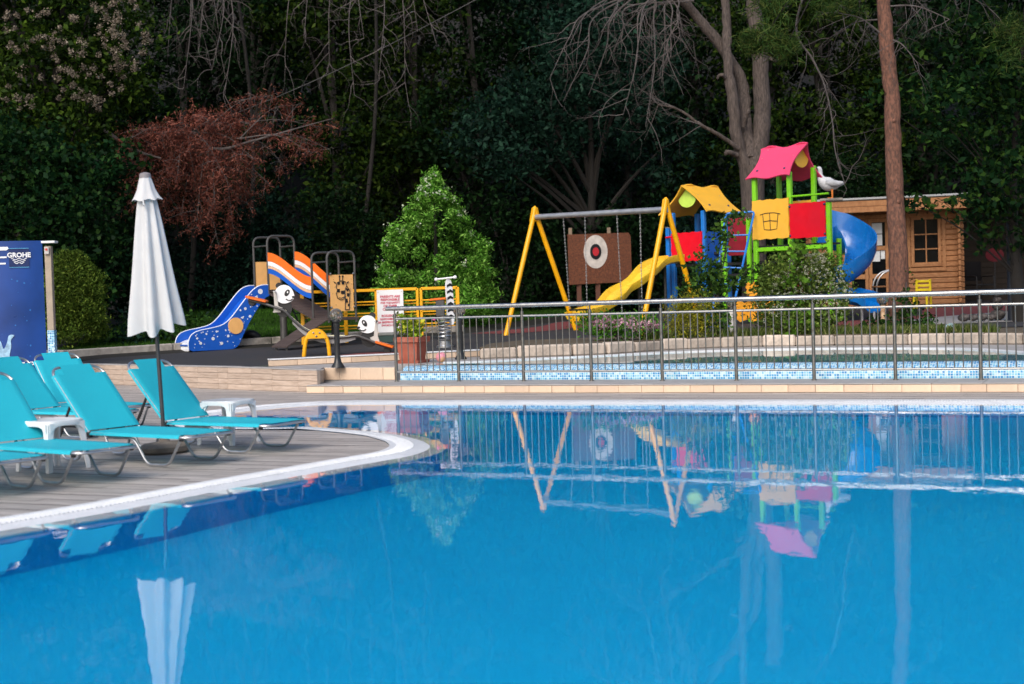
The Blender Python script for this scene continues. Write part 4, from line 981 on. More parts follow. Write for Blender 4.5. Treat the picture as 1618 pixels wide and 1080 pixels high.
for k in range(6):
    z = -.02+k*.115; MB().prism([(-.035, z), (.03, z+.03), (.085, z+.01), (.085, z+.05), (.03, z+.08), (-.035, z+.045)], zp+Vector((.006, -.0145, 0)), (.9, .43, 0), UZ, .006).build('stripe', M_pblack, zb2)
hb = rb0+Vector((.06, -.05, 1.27)); MB().tube([hb+Vector((-.18, .0, -.01)), hb+Vector((.17, .0, .02))], .016, 8).build('handlebar', M_pwhite, sr)
for s in (-.18, .17): MB().ball(hb+Vector((s, 0, -.01 if s < 0 else .02)), .034, 12).build('grip_knob', M_pwhite, sr)

# --- yellow tubular barrier
yf = thing('tube_barrier', 'yellow painted tubular barrier behind the spring rider carrying the notice', 'barrier', G(600, 538, 29.4))
def Y(u, v, d=29.4): return at(u, v, d)
for u, vt in ((477, 461), (545, 459), (594.5, 457), (659, 455), (665, 455), (722.5, 453)):
    b = Y(u+2.6, 540); b.z = plane_z(b.x, b.y)-.02; MB().beam(b, Y(u, vt), .075 if u not in (659, 665) else .055, .05, (0, 1, 0), .006).build('post', M_yel, yf)
for (u0, u1) in ((477, 545), (545, 594.5), (594.5, 659), (665, 722.5)):
    for k, dv in enumerate((.8, 19, 37, 56)):
        a, b = Y(u0, 461-(u0-477)*.0325+dv), Y(u1, 461-(u1-477)*.0325+dv)
        MB().beam(a, b, .05, .06 if k == 0 else .028, bev=.006).build('rail', M_yel, yf)
        if k: MB().beam(a+Vector((0, .12, -.06)), b+Vector((0, .12, -.06)), .028, .024).build('rail', M_yel, yf)
# --- notice on the barrier
M_sign = mat('notice_white', (.78, .78, .80), .4, var=.05, stain=(.6, .6, .62), stain_amt=.3); M_lett = mat('notice_red', (.52, .02, .07), .5)
sc_ = Y(617, 491, 29.3); sux = (Y(637, 490, 29.3)-Y(597, 491.4, 29.3)).normalized()
sg = thing('notice_sign', 'white notice board with red capital lettering hung on the yellow barrier', 'sign', sc_)
hw, hh = 20.8*29.3/FPX, 33.5*29.3/FPX
MB().prism([(-hw, -hh), (hw, -hh), (hw, hh), (-hw, hh)], sc_, sux, UZ, .012).build('board', M_sign, sg)
for txt, v in (('PARENTS ARE', 468.2), ('RESPONSIBLE', 473.2), ('FOR THE SAFETY', 478.2), ('OF THEIR', 483.2), ('CHILDREN', 488.3), ('RODZICE SĄ', 498.6), ('ODPOWIEDZIALNI', 503.8), ('ZA BEZPIECZEŃSTWO', 508.7), ('SWOICH DZIECI', 513.6)):
    p = sc_+UZ*((491-v)*29.3/FPX)+Vector((0, -.010, 0)); text_mesh(txt, .066 if len(txt) < 13 else .052, M_lett, 'lettering', sg, p, sux, UZ, .004, bold=.0022)
for sx in (-.9, .9): MB().lathe([(.012, 0), (.012, .01)], 8, sc_+sux*hw*sx+UZ*hh*.9, (0, -1, 0)).build('screw', M_bolt, sg)
bx_ = G(607, 536, 29.0)
bxx = thing('storage_box', 'dark green box with a grey lid standing under the notice', 'box', bx_)
MB().box(bx_+Vector((.02, 0, .07)), (.52, .3, .15), .01).build('body', mat('dark_green_box', (.012, .04, .035), .5), bxx); MB().box(bx_+Vector((.02, 0, .165)), (.55, .33, .05), .012).build('lid', mat('grey_lid', (.16, .17, .16), .6), bxx)

# --- swing set
swing = thing('swing_set', 'yellow A-frame swing set with grey crossbeam and chains', 'swing', G(960, 520, 28.8))
LT, RT = at(845, 333, 30.4), at(1052, 320, 27.9)
sd = (RT-LT).normalized(); bk = Vector((-sd.y, sd.x, 0)).normalized()
def frame_(T, ul, ur, dl, dr):
    a, b = at(ul, 500, dl), at(ur, 500, dr)
    a = Vector((a.x, a.y, plane_z(a.x, a.y)-.03)); b = Vector((b.x, b.y, plane_z(b.x, b.y)-.03))
    a.x = at(ul, 532, dl).x; ta, tb_ = T+(a-T)*.04, T+(b-T)*.04
    pts = [a, a.lerp(T, .9), T+(a-T)*.03+Vector((0, 0, .03)), T+Vector((0, 0, .06)), T+(b-T)*.03+Vector((0, 0, .03)), b.lerp(T, .9), b]
    MB().tube([a]+bez(pts[1:-1], 5)+[b], .052, 12).build('a_frame', M_yel, swing)
    c = T-Vector((0, 0, .15)); ux = (b-a); ux.z = 0; ux.normalize()
    MB().prism([(-.06, .17), (.06, .17), (.13, -.12), (-.13, -.12)], c+Vector((0, 0, .05)), ux, UZ, .05).build('gusset_plate', M_yel, swing)
    for x, z in ((-.05, -.02), (.05, -.02), (0, .09), (-.06, -.05)): MB().ball(c+ux*x+UZ*(z+.04)-bk*.0+Vector((0, -.035, 0)), .015, 8).build('bolt', M_bolt, swing)
frame_(LT, 799, 910, 29.9, 30.9); frame_(RT, 1012, 1109, 27.3, 28.5)
bl0, br0 = LT-UZ*.13, RT-UZ*.13
MB().tube([bl0-sd*.04, br0+sd*.04], .058, 14).build('crossbeam', mat('galvanised_beam', (.42, .43, .45), .45, .7, stain=(.3, .3, .31), stain_amt=.4), swing)
link = MB().tube([(0.011*math.cos(a), 0, .022*math.sin(a)) for a in np.linspace(0, 2*math.pi, 9)[:-1]], .005, 4, cyclic=True)
def chain(u_top, u_bot, zb_):
    T = None
    t = (u_top-849)/(1046-849); t = t*27.9/(30.4-(30.4-27.9)*(1-t)) if False else t
    # where the hanger meets the beam
    best = min(np.linspace(0, 1, 400), key=lambda s: abs(((bl0.lerp(br0, s)).dot(rt)/(bl0.lerp(br0, s)-Vector((0, 0, CAM_H))).dot(fw))*FPX*1.0+809-u_top-0*s))
    a = bl0.lerp(br0, float(best))-UZ*.05; b = a+Vector(((u_bot-u_top)*a.y/FPX*.6, 0, zb_-a.z)); m = MB(); n = int((a-b).length/.037)
    for k in range(n):
        p = a.lerp(b, (k+.5)/n); rot = (k % 2)
        for (lv) in ((link.v),): m.add([(p.x+(x if rot == 0 else 0), p.y+(0 if rot == 0 else x), p.z+z) if True else 0 for x, y, z in [(q[0], q[1], q[2]) for q in link.v]], link.f) if False else m.add([((p.x+q[0], p.y+q[1], p.z+q[2]) if rot == 0 else (p.x-q[1], p.y+q[0], p.z+q[2])) for q in link.v], link.f)
    stuff(m.build('chain', M_bolt, swing)); MB().box(a+UZ*.02, (.03, .05, .09), .006).build('hanger', M_steel_d, swing); return b
gs = plane_z(1, 29)
c1, c2 = chain(887, 897, gs+.5), chain(921, 920, gs+.5); c3, c4 = chain(971, 978, gs+.42), chain(1008, 1007, gs+.42)
for a, b in ((c1, c2), (c3, c4)): MB().obox((a+b)/2, (b-a)/2*1.08, (0, .1, 0), (0, 0, .018), .012).build('swing_seat', M_pblack, swing)

# --- target board
tb0 = at(948, 407, 36.5); tux = (at(1003, 404, 36.9)-at(893, 408.5, 36.1)).normalized()
tg = thing('target_board', 'brown chipboard target with white, black and red rings behind the swings', 'target', Vector((tb0.x, tb0.y, gz(tb0.x, tb0.y))))
M_osb = mat('chipboard', (.15, .052, .024), .85, var=.45, scale=26, bump=.5, bscale=60, stain=(.09, .028, .014), stain_amt=.6, stain_scale=14)
MB().prism([(-.9, -.65), (.9, -.65), (.9, .52), (.84, .62), (-.9, .62)], tb0, tux, UZ, .03).build('board', M_osb, tg)
fc = tb0+tux*-.12+UZ*.16+Vector((0, -.02, 0))
for r_, m, k in ((.34, mat('target_white', (.62, .57, .52), .7, stain=(.4, .36, .32), stain_amt=.6, stain_scale=5), 0), (.16, M_pblack, 1), (.088, mat('target_red', (.5, .02, .03), .7), 2)):
    MB().prism([(r_*math.cos(a), r_*1.25*math.sin(a)) for a in np.linspace(0, 6.2832, 41)[:-1]], fc+Vector((0, -.006*k, 0)), tux, UZ, .008+.006*k).build('target_ring', m, tg)
for s in (-.62, -.08): p = tb0+tux*s; MB().box((p.x, p.y+.08, tb0.z-.55), (.12, .09, 1.5), .006).build('post', mat('board_post', (.10, .04, .025), .85), tg)
for s in (-.82, .28): p = tb0+tux*s; MB().box((p.x, p.y+.08, tb0.z+.55), (.09, .07, .45), .006).build('batten', mat('pale_batten', (.22, .16, .11), .85), tg)

# --- big play structure: blue tower, bridge, green tower, spiral slide
A1, A2 = Vector((.694, -.72, 0)), Vector((.72, .694, 0))
g1 = at(1195, 400, 31.2); G1 = Vector((g1.x, g1.y, 0)); SQ = .91; G2 = G1+A1*SQ; G3 = G1+A2*SQ; G4 = G2+A2*SQ; G5 = G2+A1*.97; G6 = G5+A2*.42; G2b = G2
gt = plane_z(G1.x, G1.y); DKG = 2.30
pt = thing('play_tower', 'colourful climbing structure with pink and yellow roofed towers and a blue spiral slide', 'play structure', (G1.x, G1.y, gt))
def post_(p, z1, m, w=.105, z0=None): MB().box((p.x, p.y, ((z0 if z0 is not None else plane_z(p.x, p.y)-.05)+z1)/2), (w, w, z1-(z0 if z0 is not None else plane_z(p.x, p.y)-.05)), .018, R(-46)).build('post', m, pt)
for p, z in ((G1, 3.86), (G2, 3.86), (G3, 3.86), (G4, 4.02), (G5, 3.12)): post_(p, z, M_green)
MB().lathe([(.07, 0), (.07, .012)], 4, (G5.x, G5.y, 3.12)).build('post_cap', M_green, pt)
for a, b, z in ((G1, G5, DKG-.08), (G3, G4, DKG-.08), (G1, G3, DKG-.08), (G2, G4, DKG-.09)): MB().beam(a+UZ*z, b+UZ*z, .07, .09, bev=.01).build('deck_beam', M_green, pt)
MB().obox((G1+G4)/2+UZ*(DKG-.02), A1*SQ/2*.99, A2*SQ/2*.98, UZ*.02).build('deck', M_pblack, pt)
MB().obox((G2+G6)/2+UZ*(DKG-.02), A1*.97/2*.98, A2*.21, UZ*.02).build('deck', M_pblack, pt)
nA = -A2
def panel(a, b, z0, z1, m, name, wav=0.0, off=0.0, th=.03, inset=.05):
    d = b-a; L_ = d.length; d.normalize(); pts = []
    n = 10
    for i in range(n+1): pts.append((inset+(L_-2*inset)*i/n, z0+wav*math.sin(i*2.1)))
    for i in range(n+1): pts.append((L_-inset+wav*math.sin(i*1.7)*.7, z0+(z1-z0)*i/n)) if 0 < i < n else None
    for i in range(n+1): pts.append((L_-inset-(L_-2*inset)*i/n, z1+wav*math.sin(i*2.4+1)))
    for i in range(n+1): pts.append((inset+wav*math.sin(i*1.9)*.7, z1-(z1-z0)*i/n)) if 0 < i < n else None
    return MB().prism(pts, a+d.cross(UZ)*off, d, UZ, th).build(name, m, pt)
wp = panel(G1, G2, DKG+.14, DKG+.99, M_sunyel, 'window_panel', .012, .075, inset=-.02)
WO = G1+nA*.094
def wline(pts): MB().tube([WO+A1*(SQ*.5+x)+UZ*(DKG+.52+z) for x, z in pts], .009, 5).build('drawn_line', M_pblack, wp)
wline([(-.19, .15), (-.16, -.17), (0, -.19), (.17, -.17), (.21, .15)]); wline([(-.26, .15), (-.12, .18), (.1, .18), (.27, .14)]); wline([(-.175, -.0), (0, .015), (.19, -.01)]); wline([(-.01, .18), (.005, -.19)])
panel(G2, G5, DKG+.12, DKG+.86, M_red, 'red_panel', .006, .07, inset=.04)
panel(G3, G4, DKG+.3, DKG+.98, M_sunyel, 'yellow_panel', .006, 0, inset=.06)
MB().tube([G2+UZ*(DKG+1.02), G5+UZ*(DKG+1.02)], .022, 8).build('handrail', M_green, pt)
for p in (G2+A1*.05, G5-A1*.05):
    for z in (.18, .8): MB().ball(p+nA*.09+UZ*(DKG+z), .026, 8).build('bolt_cap', M_navy, pt)
panel(G3, G4, .9, 1.75, mat('dark_red_panel', (.26, .006, .02), .45), 'low_panel', .01)
def roof(a, b, c, d, z_e, z_r, m, mgab, ridge_along, over=.22, span=.2):
    """two wavy-edged slopes; posts a,b (near side) c,d (far side); ridge runs a->b"""
    ax = (b-a).normalized(); cr = (c-a); W_ = cr.length; cr.normalize(); L_ = (b-a).length
    for side, base, sgn in (('near', a, -1), ('far', c, 1)):
        mid = a+cr*W_/2; lo = base+cr*sgn*span; e = Vector((lo.x, lo.y, z_e)); rdg = Vector((mid.x, mid.y, z_r)); sl = (rdg-e); SL = sl.length; sl.normalize(); pts = []
        for i in range(13): t = i/12; pts.append((-over+(L_+2*over)*t, .035*math.sin(t*2*math.pi*1.5)))
        for i in range(1, 8): t = i/8; pts.append((L_+over-.10*math.sin(t*math.pi)*1.1+.06*t, SL*t))
        for i in range(13): t = i/12; pts.append((L_+over+.06-(L_+2*over+.06)*t, SL+.05*math.sin(t*2*math.pi*1.5+.4)))
        for i in range(1, 8): t = 1-i/8; pts.append((-over+.10*math.sin(t*math.pi)*1.1, SL*t))
        rf = MB().prism(pts, e, ax, sl, .028).build('roof_slope', m, pt)
        nn = ax.cross(sl).normalized()*(-1 if side == 'far' else 1); nn = nn if nn.z > 0 else -nn
        for x, y in ((.1, .22), (L_-.1, .22)): MB().ball(e+ax*x+sl*y+nn*.016, .028, 8).build('bolt_cap', M_navy, rf)
        for x, y in ((.05, .6), (L_-.05, .6), (.1, .85), (L_, .85)): MB().ball(e+ax*x+sl*y+nn*.014, .012, 6).build('screw', M_bolt, rf)
    for p in (a, b):
        c0 = p+cr*W_/2; MB().prism([(.25*math.cos(t), .20*math.sin(t)) for t in np.linspace(math.pi*1.02, math.pi*1.98, 16)]+[(.1, .14), (0, .24), (-.1, .14)], Vector((c0.x, c0.y, z_r-.30)), cr, UZ, .025).build('gable_infill', mgab, pt)
roof(G1, G2, G3, G4, 3.76, 4.46, M_pink, M_sunyel, True, over=.12, span=.16)
# climbing arch and bridge
for u, d, z in ((1144.6, 31.9, 2.93), (1184, 31.6, 2.93)):
    p = at(u, 400, d); post_(Vector((p.x, p.y, 0)), z, M_green, .10); MB().box((p.x, p.y, z+.012), (.10, .10, .024), .004, R(-46)).build('post_cap', M_alu, pt)
pa_, pb_ = at(1151, 371, 32.4), at(1184, 369, 32.0); MB().obox(((pa_+pb_)/2)+UZ*-.05, (pb_-pa_)/2*1.02, (0, .015, 0), UZ*.42).build('low_panel', MATS['dark_red_panel'], pt)
lt0, lt1 = at(1147, 337, 31.2), at(1192, 334, 31.0); lb0, lb1 = at(1130, 460, 30.3), at(1163, 466, 30.1)
lb0 = lb0+(lb0-lt0)*.45; lb1 = lb1+(lb1-lt1)*.42
MB().tube(rounded([lb0, lt0, lt1, lb1], .08, 4), .024, 8).build('ladder_frame', M_bluep, pt)
for k in range(6): t = .2+.14*k; MB().tube([lt0.lerp(lb0, t), lt1.lerp(lb1, t)], .018, 8).build('rung', M_bluep, pt)
for k in range(3):
    z = 1.95+.26*k; a, b = at(1130, 400, 33.0), at(1262, 400, 31.8); MB().box(((a.x+b.x)/2, (a.y+b.y)/2, z-.25), ((b-a).length, .25, .07), .01, math.atan2(b.y-a.y, b.x-a.x)).build('bridge_plank', M_pblack, pt)
# blue tower
b2 = at(1064.5, 400, 33.3); B2 = Vector((b2.x, b2.y, 0)); SB = .90; B3 = B2+A1*SB; B4 = B2+A2*SB; B5 = B3+A2*SB; DKB = 2.0
for p in (B2, B3, B4, B5): post_(p, 3.20, M_bluep)
pB1 = at(1056.5, 400, 33.5); post_(Vector((pB1.x, pB1.y, 0)), 2.86, M_bluep); MB().box((pB1.x, pB1.y, 2.87), (.10, .10, .024), .004, R(-46)).build('post_cap', M_alu, pt)
MB().obox((B2+B5)/2+UZ*(DKB-.03), A1*SB/2, A2*SB/2, UZ*.03).build('deck', M_pblack, pt)
panel(B2, B3, DKB+.06, DKB+.72, M_red, 'red_panel', .012, .07, inset=.0)
panel(B3, B5, DKB-.3, DKB+.72, M_pblue, 'blue_panel', .006, 0, inset=.04)
MB().tube([Vector((pB1.x-.06, pB1.y-.06, 2.64)), B2+UZ*2.64+nA*.07, B2+A1*.1+UZ*2.64+nA*.07], .022, 8).build('red_rail', M_red, pt)
MB().obox(Vector((pB1.x+.09, pB1.y, 2.32)), (.035, -.02, 0), (.004, .006, 0), UZ*.36).build('pink_panel', M_pink, pt)
roof(B2, B4, B3, B5, 3.16, 3.80, M_sunyel, M_lime, True, over=.20, span=.26)
# yellow wave slide
yp = [(1068, 409, 32.9), (1050, 411.5, 32.7), (1034, 419, 32.5), (1018, 434, 32.2), (1000, 449, 32.0), (982, 459, 31.8), (965, 476, 31.5), (945, 488, 31.3), (925, 494, 31.0), (908, 500, 30.8)]
ctr_ = bez([at(*q) for q in yp], 4); rings = []; prof = [(-.26, .10), (-.22, .0), (-.1, -.05), (.1, -.05), (.22, 0), (.26, .10), (.31, .10), (.31, .06), (.27, -.05), (.12, -.10), (-.12, -.10), (-.27, -.05), (-.31, .06), (-.31, .10)]
for i, p in enumerate(ctr_):
    t = (ctr_[min(i+1, len(ctr_)-1)]-ctr_[max(i-1, 0)]); s_d = Vector((-t.y, t.x, 0)).normalized(); n_ = s_d.cross(t).normalized(); n_ = n_ if n_.z > 0 else -n_
    rings.append([p+s_d*a+n_*b for a, b in prof])
MB().sweep(rings).build('wave_slide', M_yslide, pt, smooth=45)
for i in (4, 14, 24):
    p = ctr_[i]; MB().tube([p-UZ*.1, Vector((p.x, p.y, plane_z(p.x, p.y)))], .03, 8).build('slide_leg', M_dkgrey, pt)
# spiral slide
sp0 = at(1326, 400, 30.6); SC = Vector((sp0.x, sp0.y, 0)); prof = [(.16, .30), (.18, .10), (.28, .0), (.42, -.02), (.56, .02), (.68, .14), (.75, .34), (.77, .58), (.80, .58), (.785, .32), (.71, .10), (.58, -.02), (.42, -.06), (.27, -.04), (.14, .09), (.125, .30)]
rings = []; n = 54
for i in range(n+1):
    t = i/n; ad = 125-430*t; a = R(ad); z = interp([(-310, 1.02), (-270, 1.08), (-180, 1.2), (-90, 1.42), (0, 1.92), (90, 2.2), (126, 2.28)], ad)
    hk = interp([(-310, .5), (-180, .6), (-90, .75), (0, 1.0), (60, 1.45), (100, 1.5), (126, 1.2)], ad)
    c, s_ = math.cos(a), math.sin(a)
    rings.append([SC+Vector((c*r_, s_*r_, z+(h*hk if h > .15 else h))) for r_, h in prof])
MB().sweep(rings).build('spiral_slide', M_rslide, pt, smooth=50)
ex = [at(1338, 472, 30.2), at(1352, 474, 30.0), at(1368, 478, 29.8), at(1381, 486, 29.6)]; ex = bez(ex, 5); rings = []
prof2 = [(-.24, .24), (-.22, .02), (-.1, -.06), (.1, -.06), (.22, .02), (.24, .24), (.28, .24), (.26, 0), (.12, -.10), (-.12, -.10), (-.26, 0), (-.28, .24)]
for i, p in enumerate(ex):
    t = (ex[min(i+1, len(ex)-1)]-ex[max(i-1, 0)]); s_d = Vector((-t.y, t.x, 0)).normalized(); rings.append([p+s_d*a+UZ*b for a, b in prof2])
MB().sweep(rings).build('slide_exit', M_rslide, pt, smooth=50)
for k in (8, 18):
    p = ex[min(k, len(ex)-1)]; MB().tube([p-UZ*.08, Vector((p.x, p.y, plane_z(p.x, p.y)))], .03, 8).build('slide_leg', M_alu, pt)
cp_ = Vector((SC.x, SC.y, plane_z(SC.x, SC.y))); MB().tube([cp_, SC+UZ*2.4], .06, 12).build('slide_column', M_green, pt)
panel(Vector((at(1170, 400, 31).x, 30.6, 0)), Vector((at(1192, 400, 31).x, 30.4, 0)), 1.15, 1.5, mat('orange_yellow', (.85, .35, .015), .4), 'climbing_panel', .03)
panel(Vector((at(1150, 400, 31).x, 30.9, 0)), Vector((at(1215, 400, 31).x, 30.3, 0)), .7, 1.1, MATS['orange_yellow'], 'climbing_panel', .04)
# ================================================================ CABIN AND THINGS BESIDE IT
CD = 36.5
M_log = wood_mat('cabin_log', (.37, .175, .075), (.24, .10, .04), (1.5, 10, 10), .6, .12, 4); M_trim = wood_mat('cabin_trim', (.40, .19, .08), (.27, .115, .045), (3, 3, 1.5), .6, .08, 5)
M_dark = mat('dark_glass', (.005, .006, .007), .1, var=.2, spec=.06); M_paper = mat('pinned_paper', (.62, .64, .66), .7)
cl, cr = at(1283, 470, CD+.5), at(1517, 470, CD-.5); cux = Vector((cr.x-cl.x, cr.y-cl.y, 0)); CL = cux.length; cux.normalize(); cny = Vector((-cux.y, cux.x, 0)); CZ = .84
cb = thing('log_cabin', 'small orange log cabin with six-pane window and glazed door behind the pine', 'cabin', (cl.x, cl.y, CZ))
C0 = Vector((cl.x, cl.y, 0)); CH = 2.42
def Cp(x, z, y=0): return C0+cux*x+cny*y+UZ*(CZ+z)
def cx_of(u, d=CD): p = at(u, 400, d); return (Vector((p.x, p.y, 0))-C0).dot(cux)
dx0, dx1 = cx_of(1338), cx_of(1406); wx0, wx1 = cx_of(1445), cx_of(1482); wz0, wz1 = 1.04, 2.16; dh = 2.24
lh = .135; nlog = int(CH/lh)
for k in range(nlog+1):
    z = k*lh+lh/2
    spans = [(-.12, dx0)] if z < dh else [(-.12, CL+.12)]
    if z < dh: spans += [(dx1, wx0), (wx1, CL+.12)] if wz0 < z < wz1 else [(dx1, CL+.12)]
    for a, b in spans: MB().obox(Cp((a+b)/2, z), cux*(b-a)/2, cny*.045, UZ*(lh/2-.004), .018).build('log', M_log, cb)
    for x in (0, CL): MB().obox(Cp(x, z+.02, 1.2), cux*.04, cny*1.5, UZ*(lh/2-.004), .018).build('log', M_log, cb)
MB().obox(Cp(CL/2, CH/2, 2.7), cux*CL/2, cny*.05, UZ*CH/2).build('back_wall', M_log, cb)
MB().obox(Cp(CL/2, .02, 1.3), cux*CL/2, cny*1.3, UZ*.03).build('floor_board', M_log, cb)
rf = MB().obox(Cp(CL/2+.0, CH+.24, 1.1), cux*(CL/2+.22), cny*1.95, UZ*.06).build('roof', mat('roof_felt', (.16, .16, .165), .9), cb)
for k in range(2): MB().obox(Cp(CL/2, CH+.02+.15*k, -.86), cux*(CL/2+.22), cny*.018, UZ*.072, .006).build('fascia_board', M_trim, rf)
MB().obox(Cp(CL/2, CH+.29, -.87), cux*(CL/2+.24), cny*.045, UZ*.025, .004).build('roof_edge', mat('metal_flashing', (.36, .37, .38), .5), rf)
for x in (-.2, CL+.2):
    for k in range(2): MB().obox(Cp(x, CH+.02+.15*k, 1.1), cux*.018, cny*1.95, UZ*.07, .006).build('fascia_board', M_trim, rf)
def frame_rect(x0, x1, z0, z1, w_, m, parent, y=-.05, th=.03, nm='frame'):
    out = None
    for (a, b, c, d) in ((x0-w_, x1+w_, z0-w_, z0), (x0-w_, x1+w_, z1, z1+w_), (x0-w_, x0, z0, z1), (x1, x1+w_, z0, z1)):
        o = MB().obox(Cp((a+b)/2, (c+d)/2, y), cux*(b-a)/2, cny*th, UZ*(d-c)/2, .006).build(nm, m, parent)
win = MB().obox(Cp((wx0+wx1)/2, (wz0+wz1)/2, .01), cux*(wx1-wx0)/2, cny*.006, UZ*(wz1-wz0)/2).build('window', M_dark, cb)
frame_rect(wx0, wx1, wz0, wz1, .075, M_trim, win, -.03, .035); frame_rect(wx0-.1, wx1+.1, wz0-.1, wz1+.1, .09, M_trim, win, -.06, .014, 'architrave')
MB().obox(Cp((wx0+wx1)/2, (wz0+wz1)/2, -.02), cux*.014, cny*.014, UZ*(wz1-wz0)/2).build('glazing_bar', M_trim, win)
for k in (1, 2): MB().obox(Cp((wx0+wx1)/2, wz0+(wz1-wz0)*k/3, -.022), cux*(wx1-wx0)/2, cny*.012, UZ*.014).build('glazing_bar', M_trim, win)
mid = (dx0+dx1)/2
for (a, b) in ((dx0+.02, mid-.005), (mid+.005, dx1-.02)):
    dr = MB().obox(Cp((a+b)/2, dh/2, .0), cux*(b-a)/2, cny*.008, UZ*dh/2).build('door', M_dark, cb)
    for (x0, x1, z0, z1) in ((a, a+.085, .03, dh), (b-.085, b, .03, dh), (a+.085, b-.085, .03, .2), (a+.085, b-.085, .70, .82), (a+.085, b-.085, 1.42, 1.53), (a+.085, b-.085, dh-.10, dh)):
        MB().obox(Cp((x0+x1)/2, (z0+z1)/2, -.02), cux*(x1-x0)/2, cny*.022, UZ*(z1-z0)/2, .004).build('door_rail', M_trim, dr)
    MB().tube([Cp(mid+.03 if a > mid else mid-.03, 1.0, -.05), Cp(mid+.03 if a > mid else mid-.03, 1.15, -.05)], .012, 6).build('handle', M_alu, dr)
    if a > mid:
        for x0, x1, z0, z1 in ((a+.09, b-.16, 1.85, 2.12), (a+.09, b-.16, 1.55, 1.83), (a+.09, (a+b)/2+.03, 1.14, 1.42), ((a+b)/2+.05, b-.1, 1.2, 1.42)):
            MB().obox(Cp((x0+x1)/2, (z0+z1)/2, -.012), cux*(x1-x0)/2, cny*.001, UZ*(z1-z0)/2).build('paper_sheet', M_paper, dr)
frame_rect(dx0, dx1, .03, dh, .10, M_trim, cb, -.05, .02, 'door_frame')
# --- goose on the roof
gp0 = Cp(cx_of(1314, CD-1), CH+.34, -.78)
M_goose = mat('goose_white', (.56, .57, .60), .8, var=.1, scale=14, bump=.3, bscale=60); M_gorange = mat('goose_orange', (.75, .22, .03), .6)
gs_ = thing('goose_statue', 'white goose with orange legs standing on the cabin roof edge', 'goose', gp0-UZ*.0)
path_ = [(.30, .33, .012), (.22, .34, .05), (.12, .33, .10), (.0, .345, .155), (-.10, .37, .175), (-.20, .43, .15), (-.265, .51, .10), (-.29, .59, .068), (-.29, .67, .055), (-.30, .73, .06), (-.325, .765, .062), (-.36, .76, .045)]
pts = bez([gp0+cux*a*.92+UZ*b for a, b, c in path_], 4); rr = [v.x for v in bez([Vector((c, 0, 0)) for a, b, c in path_], 4)]
gb = MB().tube(pts, rr, 14).build('body', M_goose, gs_, smooth=80)
MB().lathe([(.035, 0), (.03, .04), (.012, .1), (.002, .11)], 10, gp0+cux*-.355+UZ*.755, -cux+UZ*-.35).build('bill', M_gorange, gs_)
for s in (-1, 1):
    lg_ = gp0+cux*.02+cny*.06*s; MB().tube([lg_+UZ*.24, lg_+UZ*.02, lg_-cux*.05+UZ*.005], [.028, .016, .014], 8).build('leg', M_gorange, gs_)
    MB().prism([(0, -.01), (-.11, -.05), (-.12, 0), (-.11, .05), (0, .01)], lg_+UZ*.012, cux, cny, .015).build('foot', M_gorange, gs_)
    w0 = MB(); wp_ = bez([gp0+cux*a+UZ*b+cny*s*.13 for a, b in ((-.13, .40), (.0, .38), (.14, .36), (.30, .37))], 5); w0.tube(wp_, [.035+.055*math.sin(math.pi*min(1, (i+2)/(len(wp_)+1))) for i in range(len(wp_))], 10); w0.build('wing', mat('goose_wing', (.40, .41, .44), .8, var=.25, scale=20), gs_, smooth=80)
    MB().ball(gp0+cux*-.335+UZ*.775+cny*s*.056, .009, 6).build('eye', M_pblack, gs_)
MB().obox(gp0+UZ*-.03, cux*.28, cny*.16, UZ*.028, .006).build('stand', M_kerb, gs_)
# --- yellow child's chair
yc0 = at(1457, 480, 34.6); yc0.z = plane_z(yc0.x, yc0.y)
M_yp = mat('yellow_plastic', (.72, .55, .01), .4); yc = thing('child_chair', 'yellow plastic child chair standing against the log cabin', 'chair', yc0, local=True); yc.rotation_euler = (0, 0, R(150)); yc.scale = (1.15, 1.15, 1.15)
MB().box((0, 0, .30), (.32, .32, .03), .01).build('seat', M_yp, yc)
for sx in (-1, 1):
    MB().beam((sx*.14, .14, 0), (sx*.13, .13, .30), .045, .045, (0, 1, 0), .008).build('leg', M_yp, yc); MB().beam((sx*.15, -.15, 0), (sx*.14, -.14, .62), .045, .045, (0, 1, 0), .008).build('leg', M_yp, yc)
for z in (.40, .49, .58): MB().box((0, -.145, z), (.28, .025, .05), .008).build('back_slat', M_yp, yc)
# --- chrome hoop with a wooden step
ch0 = at(1393, 492, 33.0); ch0.z = plane_z(ch0.x, ch0.y)
chh = thing('chrome_rail', 'bent chrome rail with a wooden step leaning by the cabin door', 'rail', ch0)
for dd in (0, .35): MB().tube(rounded([ch0+Vector((-.08, dd, 0)), ch0+Vector((-.11, dd, .70)), ch0+Vector((.05, dd, .95)), ch0+Vector((.38, dd, 1.02))], .2, 5), .02, 8).build('tube', M_alu, chh)
MB().box(ch0+Vector((.12, .17, .62)), (.5, .42, .035), .008).build('step', M_trim, chh)
